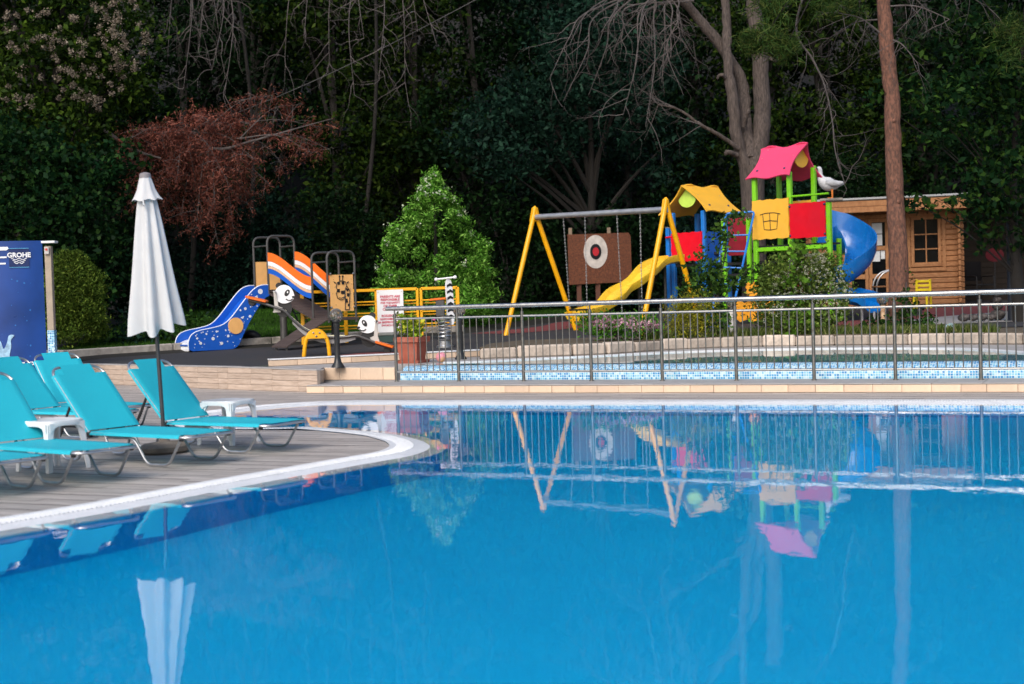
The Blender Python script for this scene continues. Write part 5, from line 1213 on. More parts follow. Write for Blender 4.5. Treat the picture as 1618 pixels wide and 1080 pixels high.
# --- dark shelter wall, pole, chair and lamp at the right
M_dkw = wood_mat('dark_board', (.020, .012, .008), (.012, .008, .006), (1.5, 10, 10), .7, .2, 4)
sw = thing('board_shelter', 'dark open board shelter next to the log cabin', 'shelter', at(1570, 470, 38.2)*1.0-UZ*.2)
s0, s1 = at(1519, 470, 38.4), at(1680, 470, 37.6); s0.z = s1.z = 0
for k in range(17): 
    z = .86+.075+k*.15; MB().beam(s0+UZ*z, s1+UZ*z, .03, .146, bev=.006).build('board', M_dkw, sw)
MB().add([(s0.x-.1, s0.y-2.3, 3.45), (s1.x, s1.y-2.3, 3.45), (s1.x, s1.y+.2, 3.6), (s0.x-.1, s0.y+.2, 3.6), (s0.x-.1, s0.y-2.3, 3.5), (s1.x, s1.y-2.3, 3.5), (s1.x, s1.y+.2, 3.65), (s0.x-.1, s0.y+.2, 3.65)], [(0, 1, 2, 3), (4, 5, 6, 7), (0, 1, 5, 4), (1, 2, 6, 5), (2, 3, 7, 6), (3, 0, 4, 7)]).build('roof', M_dkw, sw)
dp = at(1600, 520, 27.5); dp.z = plane_z(dp.x, dp.y)
dpo = thing('dark_pole', 'thick dark blue pole standing at the edge of the shelter', 'pole', dp, local=True)
MB().lathe([(.16, 0), (.16, .02), (.085, .03), (.08, 2.9), (.075, 3.0)], 18).build('shaft', mat('navy_pole', (.010, .014, .024), .5), dpo); MB().lathe([(.09, .95), (.09, 1.0)], 16).build('band', M_black, dpo)
bc0 = at(1548, 480, 36.9); bc0.z = plane_z(bc0.x, bc0.y)
bch = thing('bar_chair', 'black metal armchair in the dark shelter', 'chair', bc0, local=True); bch.rotation_euler = (0, 0, R(20))
M_mblk = mat('black_metal', (.014, .013, .015), .4, .3); MB().box((0, 0, .46), (.52, .5, .04), .01).build('seat', M_mblk, bch); MB().box((0, .25, .82), (.5, .03, .5), .012).build('backrest', mat('grey_mesh_back', (.012, .011, .012), .7, spec=.05), bch)
for sx in (-1, 1):
    MB().tube(rounded([(sx*.27, -.24, 0), (sx*.27, -.24, .68), (sx*.27, .24, .68), (sx*.27, .27, 0)], .06, 4), .017, 8).build('arm_leg', M_mblk, bch)
fl0 = at(1573, 480, 36.8); fl0.z = plane_z(fl0.x, fl0.y)
fl = thing('disc_sign', 'dull red round disc on a thin stand beside the black armchair', 'sign', fl0, local=True)
MB().lathe([(.16, 0), (.15, .03), (.02, .05), (.016, 1.05)], 14).build('stand', M_mblk, fl); MB().lathe([(0, -.012), (.20, -.012), (.20, .012), (0, .012)], 24, (0, 0, 1.22), (0, -1, 0), 1.2, .9).build('disc', mat('dull_red', (.07, .012, .016), .8, spec=.05), fl)
# --- dark stone figure and cloth near the bed
M_rock = mat('mottled_stone', (.035, .03, .03), .8, var=.7, scale=14, bump=.6, bscale=20, stain=(.16, .14, .135), stain_amt=.8, stain_scale=9)
def rock(p, r, label, s=(1, .8, .7)):
    m = MB(); m.ball((0, 0, 0), r, 14, s); rg = random.Random(hash((round(p.x, 2), round(p.z, 2))) % 9999)
    m.v = [tuple(Vector(v)*(1+rg.uniform(-.10, .10))) for v in m.v]
    o = m.build('stone', M_rock, None, smooth=60, org=(0, 0, 0)); o.location = p+UZ*r*s[2]*.85; tag(o, label, 'stone', 'mottled stones on the paved path'); return o
zz = plane_z(9, 27.5)+.04
for u, r, d, lb in ((1523, .10, 27.4, 'long dark mottled stone lying beside the blue cloth'), (1538, .09, 27.45, 'small dark mottled stone in the low row'), (1552, .10, 27.5, 'round dark mottled stone in the low row next to the stack'), (1566, .085, 27.55, 'small mottled stone leaning on the stack')):
    p = at(u, 527, d); p.z = zz; rock(p, r, lb, (1.2, .8, .75))
for k, (z, r, lb) in enumerate(((0, .15, 'broad mottled stone at the foot of the stack'), (.19, .105, 'middle mottled stone of the stack'), (.33, .085, 'pale-spotted stone near the top of the stack'), (.445, .07, 'small dark stone topping the stack'))):
    p = at(1577, 526, 27.7); p.z = zz+z*1.0; rock(p, r, lb, (1, .85, .72 if k else .7))
c0 = at(1502, 526, 25.9); c0.z = .545
n = 12; vs = []; 
for i in range(n+1):
    for j in range(n+1):
        x, y = (i/n-.5)*.36, (j/n-.5)*.24; r_ = math.hypot(x/.18, y/.12); vs.append((c0.x+x, c0.y+y, c0.z+max(0, .085*(1-r_))+.012*math.sin(i*1.9)*math.cos(j*2.3)+.014))
tw = MB().add(vs, [(i*(n+1)+j, (i+1)*(n+1)+j, (i+1)*(n+1)+j+1, i*(n+1)+j+1) for i in range(n) for j in range(n)]).build('crumpled_towel', mat('pale_blue_cloth', (.36, .52, .58), .9, var=.1), None, smooth=60)
tag(tw, 'crumpled pale blue towel lying beside the mottled stones', 'towel')
# --- black drain pipe behind the toddler slide
pp = at(396, 534, 29.6); pp.z = gz(pp.x, pp.y)
pipe = thing('drain_pipe', 'black plastic pipe elbow lying on the grass behind the toddler slide', 'pipe', pp)
MB().tube(bez([pp+Vector((-.12, .3, .05)), pp+Vector((-.08, 0, .13)), pp+Vector((.04, -.05, .14)), pp+Vector((.13, -.02, .08)), pp+Vector((.15, .0, -.05))], 5), .085, 14).build('elbow', M_black, pipe); MB().lathe([(.1, 0), (.1, .07)], 16, pp+Vector((.15, 0, -.02))).build('collar', M_black, pipe)
# ================================================================ TREES, SHRUBS, GRASS
M_bark = mat('grey_bark', (.085, .066, .058), .95, var=.55, scale=7, bump=1.0, bscale=10, stretch=(6, 6, .9), stain=(.022, .017, .015), stain_amt=.9, stain_scale=5)
M_pinebark = mat('pine_bark', (.15, .068, .045), .95, var=.55, scale=12, bump=1.0, bscale=22, stretch=(2.4, 2.4, 1), stain=(.055, .032, .026), stain_amt=.95, stain_scale=8)
M_twig = mat('bare_twig', (.085, .072, .070), .9, var=.3); M_dkbark = mat('dark_bark', (.010, .008, .0065), .9, var=.3, bump=.6, bscale=20)
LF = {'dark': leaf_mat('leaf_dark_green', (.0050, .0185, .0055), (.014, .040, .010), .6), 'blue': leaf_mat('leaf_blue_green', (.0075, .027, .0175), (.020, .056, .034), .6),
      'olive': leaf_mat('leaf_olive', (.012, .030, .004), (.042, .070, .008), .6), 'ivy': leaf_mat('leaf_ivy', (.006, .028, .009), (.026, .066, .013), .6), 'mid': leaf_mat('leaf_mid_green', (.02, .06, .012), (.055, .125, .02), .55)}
def lumps_px(L): # (u, v, d, ru, rv[, depth radius m])
    return [(at(u, v, d), ru*d/FPX, (q[0] if q else ru*d/FPX*.8), rv*d/FPX) for (u, v, d, ru, rv, *q) in L]
def tree(name, label, cat, base, lumps, m, per=55, size=.16, group=None, trunk_r=.16, limbs=True, twig=.28, leaves=16, aspect=.55, bark=None, crown='crown', shell=.55, up=.3, limb_k=.4):
    base = Vector(base); base.z = gz(base.x, base.y)-.05 if base.z == 0 else base.z
    t = thing(name, label, cat, base, group=group); mb = MB(); cs = [c for c, *_ in lumps]
    top = max(cs, key=lambda c: c.z); mid = base.lerp(Vector((top.x, top.y, top.z)), .5)+Vector((random.uniform(-.3, .3), random.uniform(-.2, .2), 0))
    spine = bez([base, base.lerp(mid, .5)+Vector((random.uniform(-.1, .1), 0, 0)), mid, Vector((top.x, top.y, top.z))], 5); n = len(spine)
    mb.tube(spine, [trunk_r*(1-.8*i/(n-1)) for i in range(n)], 9, cap=False)
    if limbs:
        for c in cs:
            k = max(1, min(n-2, int(n*.8*(c.z-base.z)/max(.1, top.z-base.z))-1)); a = spine[k]; mdl = a.lerp(c, .5)+Vector((0, 0, .15)); mb.tube(bez([a, mdl, c], 4), [trunk_r*limb_k*(1-.1*i) for i in range(9)], 5, cap=False)
    mb.build('trunk', bark or M_dkbark, t, smooth=60)
    P = clump_points(lumps, per, twig, leaves, shell); leaf = leaf_cloud(crown, P, size, m, t, aspect, up); leaf['kind'] = 'stuff'
    return t
# --- the wood on the slope: separate trees in two ranks
WG = 'trees of the dark wood on the slope'
rank_lab = ['beyond the left end of the ivy bank', 'behind the vine-covered tree', 'between the vine-covered tree and the red conifer', 'directly behind the red conifer', 'behind the striped toddler bridge', 'above the notice sign', 'directly behind the bright conical conifer', 'between the bright conifer and the swing set', 'behind the left end of the swing crossbeam', 'behind the target board', 'left of the gnarled tree trunk', 'behind the gnarled tree', 'above the goose', 'behind the pine trunk', 'above the dark shelter', 'beyond the dark shelter']
ranks = [(-150, 40.8, 'dark'), (20, 41.5, 'olive'), (165, 41.0, 'dark'), (300, 41.8, 'dark'), (430, 41.2, 'dark'), (545, 40.6, 'olive'), (655, 41.4, 'olive'), (760, 41.0, 'dark'), (870, 41.6, 'blue'), (985, 41.0, 'blue'), (1100, 41.8, 'dark'), (1230, 41.2, 'olive'), (1350, 41.6, 'olive'), (1480, 41.4, 'dark'), (1610, 41.0, 'dark'), (1760, 41.0, 'dark')]
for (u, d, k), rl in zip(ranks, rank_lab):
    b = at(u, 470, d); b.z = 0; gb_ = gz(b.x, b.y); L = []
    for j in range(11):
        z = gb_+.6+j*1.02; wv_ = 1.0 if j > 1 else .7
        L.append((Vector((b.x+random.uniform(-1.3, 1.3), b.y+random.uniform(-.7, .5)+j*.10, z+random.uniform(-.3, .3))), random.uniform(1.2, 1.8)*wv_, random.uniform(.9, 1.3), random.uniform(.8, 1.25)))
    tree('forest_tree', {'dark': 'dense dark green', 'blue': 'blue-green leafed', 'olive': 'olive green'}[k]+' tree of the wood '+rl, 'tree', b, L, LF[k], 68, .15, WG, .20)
back = [(-60, 47), (130, 46), (330, 47), (520, 46), (700, 47), (900, 46), (1080, 47), (1280, 46), (1470, 47), (1680, 46)]
back_lab = ['beyond the vine-covered tree', 'above the ivy bank', 'above the red conifer', 'above the striped toddler bridge', 'above the bright conical conifer', 'above the swing crossbeam', 'above the yellow-roofed tower', 'above the pink-roofed tower', 'above the pine trunk base', 'above the dark shelter roof']
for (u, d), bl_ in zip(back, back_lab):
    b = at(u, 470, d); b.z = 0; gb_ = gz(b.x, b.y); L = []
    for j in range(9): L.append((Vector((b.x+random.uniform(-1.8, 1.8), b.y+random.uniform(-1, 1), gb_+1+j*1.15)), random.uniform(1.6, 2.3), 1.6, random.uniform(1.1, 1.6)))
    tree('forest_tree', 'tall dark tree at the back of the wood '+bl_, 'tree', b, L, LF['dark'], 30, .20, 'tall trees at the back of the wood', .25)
# --- shrubs at the edge of the wood
SG = 'dark shrubs along the edge of the wood'
shrub_lab = ['between the thuja bush and the parasol', 'behind the toddler slide end', 'behind the striped bridge cheeks', 'behind the giraffe panel', 'left of the swing A-frame', 'left of the target board', 'right of the target board', 'behind the yellow-roofed tower', 'behind the pink-roofed tower', 'behind the cabin roof']
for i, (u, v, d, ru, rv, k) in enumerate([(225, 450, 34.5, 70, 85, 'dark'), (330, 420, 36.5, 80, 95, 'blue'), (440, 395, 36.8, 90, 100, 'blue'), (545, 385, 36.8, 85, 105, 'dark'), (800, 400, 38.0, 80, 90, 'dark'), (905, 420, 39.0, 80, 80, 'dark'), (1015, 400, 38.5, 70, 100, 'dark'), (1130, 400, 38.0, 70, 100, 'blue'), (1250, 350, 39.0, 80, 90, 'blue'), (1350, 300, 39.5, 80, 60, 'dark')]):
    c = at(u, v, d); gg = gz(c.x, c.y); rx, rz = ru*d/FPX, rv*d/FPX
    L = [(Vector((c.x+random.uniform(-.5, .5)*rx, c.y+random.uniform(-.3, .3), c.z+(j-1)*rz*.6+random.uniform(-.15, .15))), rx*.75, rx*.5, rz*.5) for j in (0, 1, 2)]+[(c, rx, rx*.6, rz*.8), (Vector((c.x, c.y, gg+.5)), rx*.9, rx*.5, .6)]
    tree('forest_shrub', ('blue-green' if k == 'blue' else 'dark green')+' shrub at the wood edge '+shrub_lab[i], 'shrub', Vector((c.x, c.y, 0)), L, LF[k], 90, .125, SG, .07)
# --- leafy bough in front of the wood
tree('broadleaf_tree', 'grey-green broadleaf tree with drooping boughs above the swing set', 'tree', Vector((at(930, 470, 39.5).x, 39.5, 0)),
     lumps_px([(800, 190, 38, 75, 40), (745, 215, 37.8, 50, 30), (790, 245, 37.6, 60, 30), (840, 150, 38, 70, 40), (900, 130, 38.4, 70, 45), (960, 180, 38.4, 70, 50), (860, 220, 38, 60, 40), (1000, 110, 38.6, 80, 50), (1050, 230, 38.6, 60, 60), (930, 60, 38.6, 90, 50), (810, 275, 37.6, 30, 18)]), LF['blue'], 85, .15, None, .2, aspect=.5)
# --- vine-covered trees at the left
M_puff = leaf_mat('seed_head_cream', (.19, .155, .12), (.31, .265, .215), .35, .8, .1)
vt = tree('vine_tree', 'tree overgrown with vines and fluffy cream seed heads above the shower', 'tree', Vector((at(60, 470, 36.0).x, 36.0, 0)),
          lumps_px([(-70, 60, 35.5, 110, 110), (30, 20, 35.5, 110, 90), (140, 20, 35.4, 100, 80), (210, 90, 35, 45, 95), (70, 110, 35, 110, 70), (165, 130, 34.8, 70, 70), (20, 190, 34.8, 90, 55), (120, 205, 34.6, 70, 45), (-40, -70, 35.5, 120, 80), (110, -80, 35.6, 110, 80)]), leaf_mat('leaf_vine', (.016, .038, .005), (.065, .115, .012), .65), 90, .13, None, .25, aspect=.6)
def front_points(L, n, spread=.9):
    out = []
    for _ in range(n):
        c, rx, ry, rz = random.choice(L); a = random.uniform(0, 6.283); q = math.sqrt(random.random())*spread
        x, z = q*math.cos(a), q*math.sin(a); out.append(Vector((c.x+x*rx, c.y-ry*math.sqrt(max(0, 1-q*q))*1.02, c.z+z*rz)))
    return out
PL = lumps_px([(160, 90, 34.5, 80, 85), (60, 60, 34.5, 60, 60), (200, 60, 34.5, 45, 70), (110, 150, 34.3, 100, 45)])
C = []
for p in front_points(PL, 125): C.append(np.array(p)+RNG.normal(size=(60, 3))*random.uniform(.03, .05))
stuff(leaf_cloud('seed_head', np.concatenate(C), .036, M_puff, vt, .8))
tree('ivy_bank', 'dense dark green ivy bank rising behind the blue shower', 'ivy', Vector((at(60, 470, 32.4).x, 32.4, 0)),
     lumps_px([(30, 260, 33, 95, 70), (110, 290, 32.6, 70, 70), (20, 350, 32.2, 100, 80), (110, 375, 32, 75, 70), (165, 330, 32.6, 45, 60), (60, 450, 31.6, 110, 80), (175, 420, 32.2, 45, 60), (-60, 300, 33, 90, 120), (190, 255, 33.2, 35, 40)]), LF['ivy'], 150, .115, None, .15, aspect=.75)
# --- dead red conifer
rc = thing('dead_conifer', 'dying conifer with rust red needles and bare grey twigs behind the parasol', 'tree', Vector((at(300, 470, 36).x, 36, gz(at(300, 470, 36).x, 36)-.05)))
mb = MB(); tips = []; tb_ = Vector(rc.location); hub = at(285, 205, 35.2)
MB().tube(bez([tb_, tb_.lerp(hub, .5)+Vector((.2, 0, 0)), hub, at(290, 165, 35.4)], 5), [.09-.0055*i for i in range(16)], 8, cap=False).build('trunk', M_dkbark, rc, smooth=60)
mb.tube(bez([at(165, 205, 34.8), at(190, 222, 34.7), at(222, 240, 34.6), at(255, 250, 34.6)], 5), [.055-.002*i for i in range(16)], 6, cap=False)
mb.tube(bez([hub, at(340, 235, 34.6), at(400, 222, 34.4), at(460, 205, 34.3), at(525, 187, 34.2)], 5), [.05-.0022*i for i in range(21)], 6, cap=False)
ends = [(430, 150), (470, 165), (505, 200), (520, 235), (490, 240), (450, 262), (420, 285), (390, 320), (370, 370), (345, 385), (310, 360), (285, 340), (260, 330), (235, 345), (215, 325), (205, 290), (180, 250), (195, 225), (230, 250), (330, 190), (370, 205), (400, 250), (350, 270), (310, 300), (280, 280), (300, 240), (340, 330), (255, 215), (415, 205), (380, 295), (325, 250), (270, 265)]
for (u, v) in ends:
    e = at(u, v, random.uniform(33.9, 35.2)); s0_ = hub.lerp(at(400, 222, 34.4), random.uniform(0, .9 if u > 300 else .35)); m_ = s0_.lerp(e, .55)+Vector((0, 0, .25))
    pts = bez([s0_, m_, e], 6); mb.tube(pts, [.018*(1-.75*i/12) for i in range(13)], 4, cap=False)
    for p in pts[5:]:
        for _ in range(3):
            d_ = Vector((random.gauss(0, .6), random.gauss(0, .5), random.gauss(-.3, .45))); q = p+d_*random.uniform(.25, .55); mb.tube([p, p.lerp(q, .5)+Vector((0, 0, .04)), q], [.006, .004, .003], 3, cap=False)
            if u < 420 or random.random() < .45: tips += [p.lerp(q, t) for t in (.4, .7, 1.0)]
mb.build('branch', M_twig, rc, smooth=60)
C = np.array([tuple(p) for p in tips]); C = np.repeat(C, 13, 0); C = C+RNG.normal(size=C.shape)*np.array([.055, .055, .10])
stuff(leaf_cloud('needle', C, .085, leaf_mat('needle_rust', (.175, .055, .04), (.32, .125, .09), .6), rc, .2, -.1))
# --- bare trees with hanging twigs
def bare(label, base, hub, ends, d, n_sub=5):
    t = thing('bare_tree', label, 'tree', base); mb = MB()
    MB().tube(bez([base, base.lerp(hub, .5)+Vector((.3, .2, 0)), hub], 6), [.07-.003*i for i in range(13)], 8, cap=False).build('trunk', M_dkbark, t, smooth=60)
    for (u, v) in ends:
        e = at(u, v, d+random.uniform(-.8, .8)); k = hub.lerp(at(u, min(v-150, -30), d+1), .75); pts = bez([hub, k, k.lerp(e, .5)+Vector((random.gauss(0, .2), 0, .2)), e], 6)
        mb.tube(pts, [.026*(1-.8*i/(len(pts)-1)) for i in range(len(pts))], 5, cap=False)
        for p in pts[6:]:
            for _ in range(random.choice((0, 1, 1, 2))): branch(mb, p, (random.gauss(0, .8), random.gauss(0, .5), random.gauss(-.6, .5)), random.uniform(.5, 1.3), .010, 1, -.22, .8, 3, 2, 6, None, .8)
    mb.build('branch', M_twig, t, smooth=60); return t
def gb(u, d): p = at(u, 470, d); return Vector((p.x, p.y, gz(p.x, p.y)-.05))
bare('bare grey tree with twigs hanging over the red conifer', gb(395, 38.5), at(360, -120, 38), [(265, 90), (290, 140), (315, 70), (335, 110), (355, 150), (300, 40), (345, 45)], 35.5)
bare('bare grey tree with twigs trailing above the toddler slide', gb(560, 39.5), at(590, -150, 39), [(480, 60), (520, 100), (560, 150), (600, 110), (640, 130), (690, 70), (575, 60), (660, 50), (450, 90)], 37)
# --- gnarled tree behind the tower
gt_b = at(1192, 500, 34.6); gt_b.z = plane_z(gt_b.x, gt_b.y)-.05
gn = thing('gnarled_tree', 'old grey tree with forked trunk and drooping bare branches behind the play tower', 'tree', gt_b)
mb = MB(); k = 34.6
def limb(px, r0, r1, n=10, d=34.6): P = bez([at(u, v, d+dd) for u, v, dd in px], 6); mb.tube([p+Vector((random.gauss(0, .012), random.gauss(0, .012), 0)) for p in P], [r0+(r1-r0)*i/(len(P)-1)+random.uniform(-.012, .012)*(r0 > .1) for i in range(len(P))], n, cap=False)
b0 = gt_b; P = bez([b0, at(1192, 420, k), at(1190, 330, k), at(1188, 262, k)], 5); mb.tube(P, [.37, .33, .31, .30, .295, .29, .285, .285, .28, .28, .28, .28, .285, .29, .30, .31], 14, cap=False)
limb([(1188, 270, 0), (1203, 210, .1), (1203, 140, .1), (1200, 70, 0), (1190, 0, .1), (1192, -110, 0)], .22, .17, 12)
limb([(1180, 270, 0), (1164, 215, -.1), (1158, 160, -.15), (1150, 95, -.1), (1148, 30, 0), (1138, -60, 0)], .165, .09, 10)
limb([(1186, 250, 0), (1178, 190, .2), (1172, 130, .3), (1140, 75, .2), (1105, 30, .1), (1060, -20, -.2), (1010, -60, -.4)], .17, .10, 10)
limb([(1168, 235, -.2), (1140, 215, -.4), (1105, 195, -.6), (1070, 172, -.7), (1040, 165, -.8)], .06, .018, 7); limb([(1165, 245, -.2), (1150, 240, -.4), (1146, 243, -.4)], .07, .05, 7); limb([(1175, 200, -.1), (1181, 180, -.3), (1184, 170, -.35)], .06, .04, 7)
limb([(1150, 130, -.1), (1140, 118, -.3), (1133, 124, -.3)], .05, .03, 6); limb([(1215, 90, 0), (1226, 95, -.1), (1232, 85, -.1)], .05, .03, 6)
mb.build('trunk', M_bark, gn, smooth=60)
mb = MB()
for (u, v) in [(870, 120), (900, 70), (930, 150), (960, 100), (985, 180), (1010, 60), (1020, 200), (1045, 130), (1060, 90), (890, 160), (1080, 150), (1030, 40), (950, 50), (1000, 130), (1075, 60)]:
    e = at(u, v, 33.6+random.uniform(-1, .6)); a = at(random.uniform(1010, 1100), random.uniform(-60, 10), 34.2); m_ = at((u*2+a.x*0+1060)/3, min(v*.3-20, 20), 33.9); pts = bez([a, m_, m_.lerp(e, .5)+Vector((random.gauss(0, .12), 0, .12)), e], 7)
    mb.tube(pts, [.024*(1-.8*i/(len(pts)-1)) for i in range(len(pts))], 5, cap=False)
    for p in pts[4:]:
        for _ in range(random.choice((0, 0, 1, 1))): branch(mb, p, (random.gauss(-.1, .9), random.gauss(0, .5), random.gauss(-.6, .6)), random.uniform(.5, 1.4), .010, 1, -.2, .8, 3, 2, 6, None, .8)
for (u, v) in [(1040, 165), (1075, 175), (1110, 197)]:
    for _ in range(4): branch(mb, at(u, v, 33.9), (random.gauss(-.6, .5), random.gauss(0, .3), random.gauss(.1, .5)), random.uniform(.5, 1.0), .010, 1, -.1, .5, 3, 3, 5)
mb.build('bare_branch', M_twig, gn, smooth=60)
# --- pine
pn_b = on(1419, 530, .50); PD = 26.1; pn_b = Vector((at(1419, 520, PD).x, PD, .50))
pn = thing('pine_tree', 'tall pine with straight reddish brown trunk in front of the log cabin', 'tree', pn_b)
P = [pn_b]+[at(u, v, PD) for u, v in ((1420, 470), (1419, 400), (1415, 330), (1412, 250), (1409, 160), (1402, 80), (1396, 0), (1390, -90), (1384, -190))]
P = bez(P, 5); mb = MB(); mb.tube([p+Vector((random.gauss(0, .006), random.gauss(0, .006), 0)) for p in P], [.19-.0019*i+random.uniform(-.006, .006)+(.05 if i == 0 else 0) for i in range(len(P))], 16, cap=False)
for u, v in ((1414, 298), (1417, 318), (1417, 357), (1410, 190)): mb.ball(at(u+3, v, PD-.155), .035, 8, (1, .6, 1.1))
mb.build('trunk', M_pinebark, pn, smooth=60)
mb = MB(); start = at(1386, -160, PD)
pts = bez([start, at(1300, -70, 25.8), at(1258, 40, 26.4), at(1285, 95, 26.4), at(1303, 135, 26.4), at(1315, 190, 26.4), at(1320, 240, 26.4), at(1335, 290, 26.4)], 6); mb.tube(pts, [.03*(1-.72*i/(len(pts)-1)) for i in range(len(pts))], 6, cap=False)
for p in pts[13:]: 
    for _ in range(random.choice((0, 1, 1))): branch(mb, p, (random.gauss(.4, .8), random.gauss(0, .4), random.gauss(-.4, .6)), random.uniform(.4, 1.2), .009, 1, -.12, .9, 3, 2, 6, None, .9)
for (u0, v0, u1, v1) in ((1390, -30, 1470, 20), (1400, 60, 1325, 20), (1396, 10, 1500, 30), (1396, -60, 1560, 10), (1398, 30, 1310, 60), (1400, 60, 1450, 100)):
    a, b = at(u0, v0, PD), at(u1, v1, PD+random.uniform(-.5, .9)); q = bez([a, a.lerp(b, .5)+Vector((0, 0, .12)), b], 6); mb.tube(q, [.018*(1-.7*i/12) for i in range(13)], 5, cap=False)
    for p in q[4:]: branch(mb, p, (random.gauss(0, .5), random.gauss(0, .4), random.gauss(-.6, .5)), random.uniform(.4, .9), .007, 1, -.15, .45, 3, 3, 4)
mb.build('dead_branch', M_twig, pn, smooth=60)
def needles(L, n, size=.16):
    C = []; D_ = []
    for (c, rx, ry, rz) in L:
        for _ in range(int(n)):
            q = Vector((random.gauss(0, .45)*rx, random.gauss(0, .45)*ry, random.gauss(0, .45)*rz)); C.append(np.array(c+q)+RNG.normal(size=(14, 3))*.05)
    return np.concatenate(C)
tuft = lumps_px([(1210, 55, 26.0, 36, 24, .4), (1240, 75, 26.0, 28, 20, .4), (1190, 70, 26, 22, 16, .3), (1600, 60, 25, 30, 50, .5), (1215, 5, 26, 40, 24, .4), (1320, 15, 26, 40, 20, .4)]); mb = MB()
for (u, v) in ((1210, 55), (1240, 75), (1215, 5), (1320, 15), (1600, 60)):
    e = at(u, v, 26); q = bez([at(1386, -170, PD), at((u+1386)/2, min(v-130, -60), 25.6), e], 6); mb.tube(q, [.022*(1-.6*i/12) for i in range(13)], 5, cap=False)
mb.build('bough', M_dkbark, pn, smooth=60)
stuff(leaf_cloud('needle', needles(tuft, 70), .15, leaf_mat('pine_needle', (.035, .075, .016), (.10, .12, .03), .5), pn, .09, 0))
crownL = [(Vector((pn_b.x+random.uniform(-2, 2), PD+random.uniform(-1.5, 1.5), 8.6+random.uniform(0, 2.5))), 1.1, 1.1, .6) for _ in range(9)]
stuff(leaf_cloud('crown', needles(crownL, 110), .17, MATS['pine_needle'], pn, .1, 0))
# --- broadleaf tree at the right edge
rt_b = Vector((at(1612, 500, 27.2).x, 27.2, 0)); rt_b.z = plane_z(rt_b.x, rt_b.y)-.05
tree('elm_tree', 'dark-leaved tree with spreading leafy boughs at the right of the cabin', 'tree', rt_b,
     lumps_px([(1560, 120, 27, 90, 50), (1500, 165, 26.6, 70, 38), (1590, 190, 27, 60, 60), (1540, 235, 26.8, 60, 50), (1600, 290, 27, 55, 55), (1560, 300, 26.6, 40, 30), (1575, 350, 26.8, 60, 40), (1612, 385, 27, 30, 26), (1450, 140, 26.4, 40, 18), (1410, 122, 26.2, 26, 8), (1380, 155, 26.2, 25, 8), (1490, 318, 26.4, 45, 10), (1440, 318, 26.4, 20, 6), (1480, 220, 26.6, 30, 16), (1500, 60, 27.4, 90, 40), (1630, 100, 27.2, 80, 80), (1620, 10, 27.4, 90, 60)]), leaf_mat('leaf_elm', (.007, .030, .009), (.042, .09, .013), .6), 110, .125, None, .14, bark=M_dkbark, aspect=.55, twig=.2, limb_k=.16)
# --- bright conical conifer on the lawn
def conifer(name, label, base, h, r, n, size, m, flowers=None, power=.8, lean=0):
    t = thing(name, label, 'conifer', base); MB().tube([base-UZ*.05, base+UZ*h*.8], [.09, .02], 8).build('trunk', M_dkbark, t)
    C = []; D_ = []
    for _ in range(n):
        q = random.random()**.75; z = h*q*.97+.05; a = random.uniform(0, 6.283); rr = r*min(1, (1-q)*power)**.9*(.5+.55*random.random()**.5)*(1+.14*math.sin(a*3+q*9)+.10*math.sin(a*5+q*17)); rr *= min(1, .75+q*3)
        c = base+Vector((rr*math.cos(a), rr*math.sin(a), z)); o = Vector((math.cos(a), math.sin(a), .9)).normalized()
        for k in range(9): C.append(c+o*(k*.028)+Vector((random.gauss(0, .035), random.gauss(0, .035), random.gauss(0, .03))))
    stuff(leaf_cloud('foliage', np.array([tuple(c) for c in C]), size, m, t, .38, .2))
    if flowers:
        F = []
        for _ in range(flowers):
            q = random.uniform(.25, .92); a = random.uniform(3.4, 6.0); rr = r*min(1, (1-q)*power)**.9*1.0; F.append(np.array(base+Vector((rr*math.cos(a), rr*math.sin(a), h*q+.1)))+RNG.normal(size=(16, 3))*.045)
        stuff(leaf_cloud('blossom', np.concatenate(F), .045, leaf_mat('blossom_cream', (.55, .62, .46), (.7, .74, .6), .3), t, .8))
    return t
cb0 = at(692, 500, 33.4); cb0.z = gz(cb0.x, cb0.y)
cy = thing('cypress', 'bright green conical conifer with pale blossom sprays behind the yellow barrier', 'conifer', cb0)
MB().tube([cb0-UZ*.05, cb0+UZ*2.6], [.09, .02], 8).build('trunk', M_dkbark, cy)
hC = at(686, 258, 33.4).z-cb0.z; LC = []; FL = []
for k in range(260):
    q = random.random()**1.25; a = random.uniform(0, 6.283); rr = 1.36*min(1, (1-q)*1.75)**.9*random.uniform(.62, 1.05)
    c = cb0+Vector((rr*math.cos(a), rr*math.sin(a), .1+q*(hC-.35))); sz = random.uniform(.12, .22)*(1-.45*q); LC.append((c, sz, sz, sz*random.uniform(1.2, 1.9)))
    if math.sin(a) < .1 and q > .2 and random.random() < .45: FL.append(np.array(c+Vector((math.cos(a), math.sin(a), .6)).normalized()*sz)+RNG.normal(size=(14, 3))*.04)
LC.append((cb0+UZ*(hC-.16), .06, .06, .17)); LC.append((cb0+UZ*(hC-.42), .13, .13, .2))
stuff(leaf_cloud('foliage', clump_points(LC, 420, .10, 12, .35), .085, leaf_mat('leaf_cypress', (.11, .31, .032), (.34, .62, .12), .65), cy, .36, .5))
stuff(leaf_cloud('blossom', np.concatenate(FL), .042, leaf_mat('blossom_cream', (.55, .62, .46), (.7, .74, .6), .3), cy, .8))
tb0_ = at(118, 552, 28.6); tb0_.z = gz(tb0_.x, tb0_.y)
conifer('thuja_bush', 'rounded olive green thuja bush next to the mosaic post', tb0_, at(108, 408, 28.6).z-tb0_.z, .50, 3000, .065, leaf_mat('leaf_thuja', (.085, .15, .02), (.20, .27, .04), .6), None, 2.6)
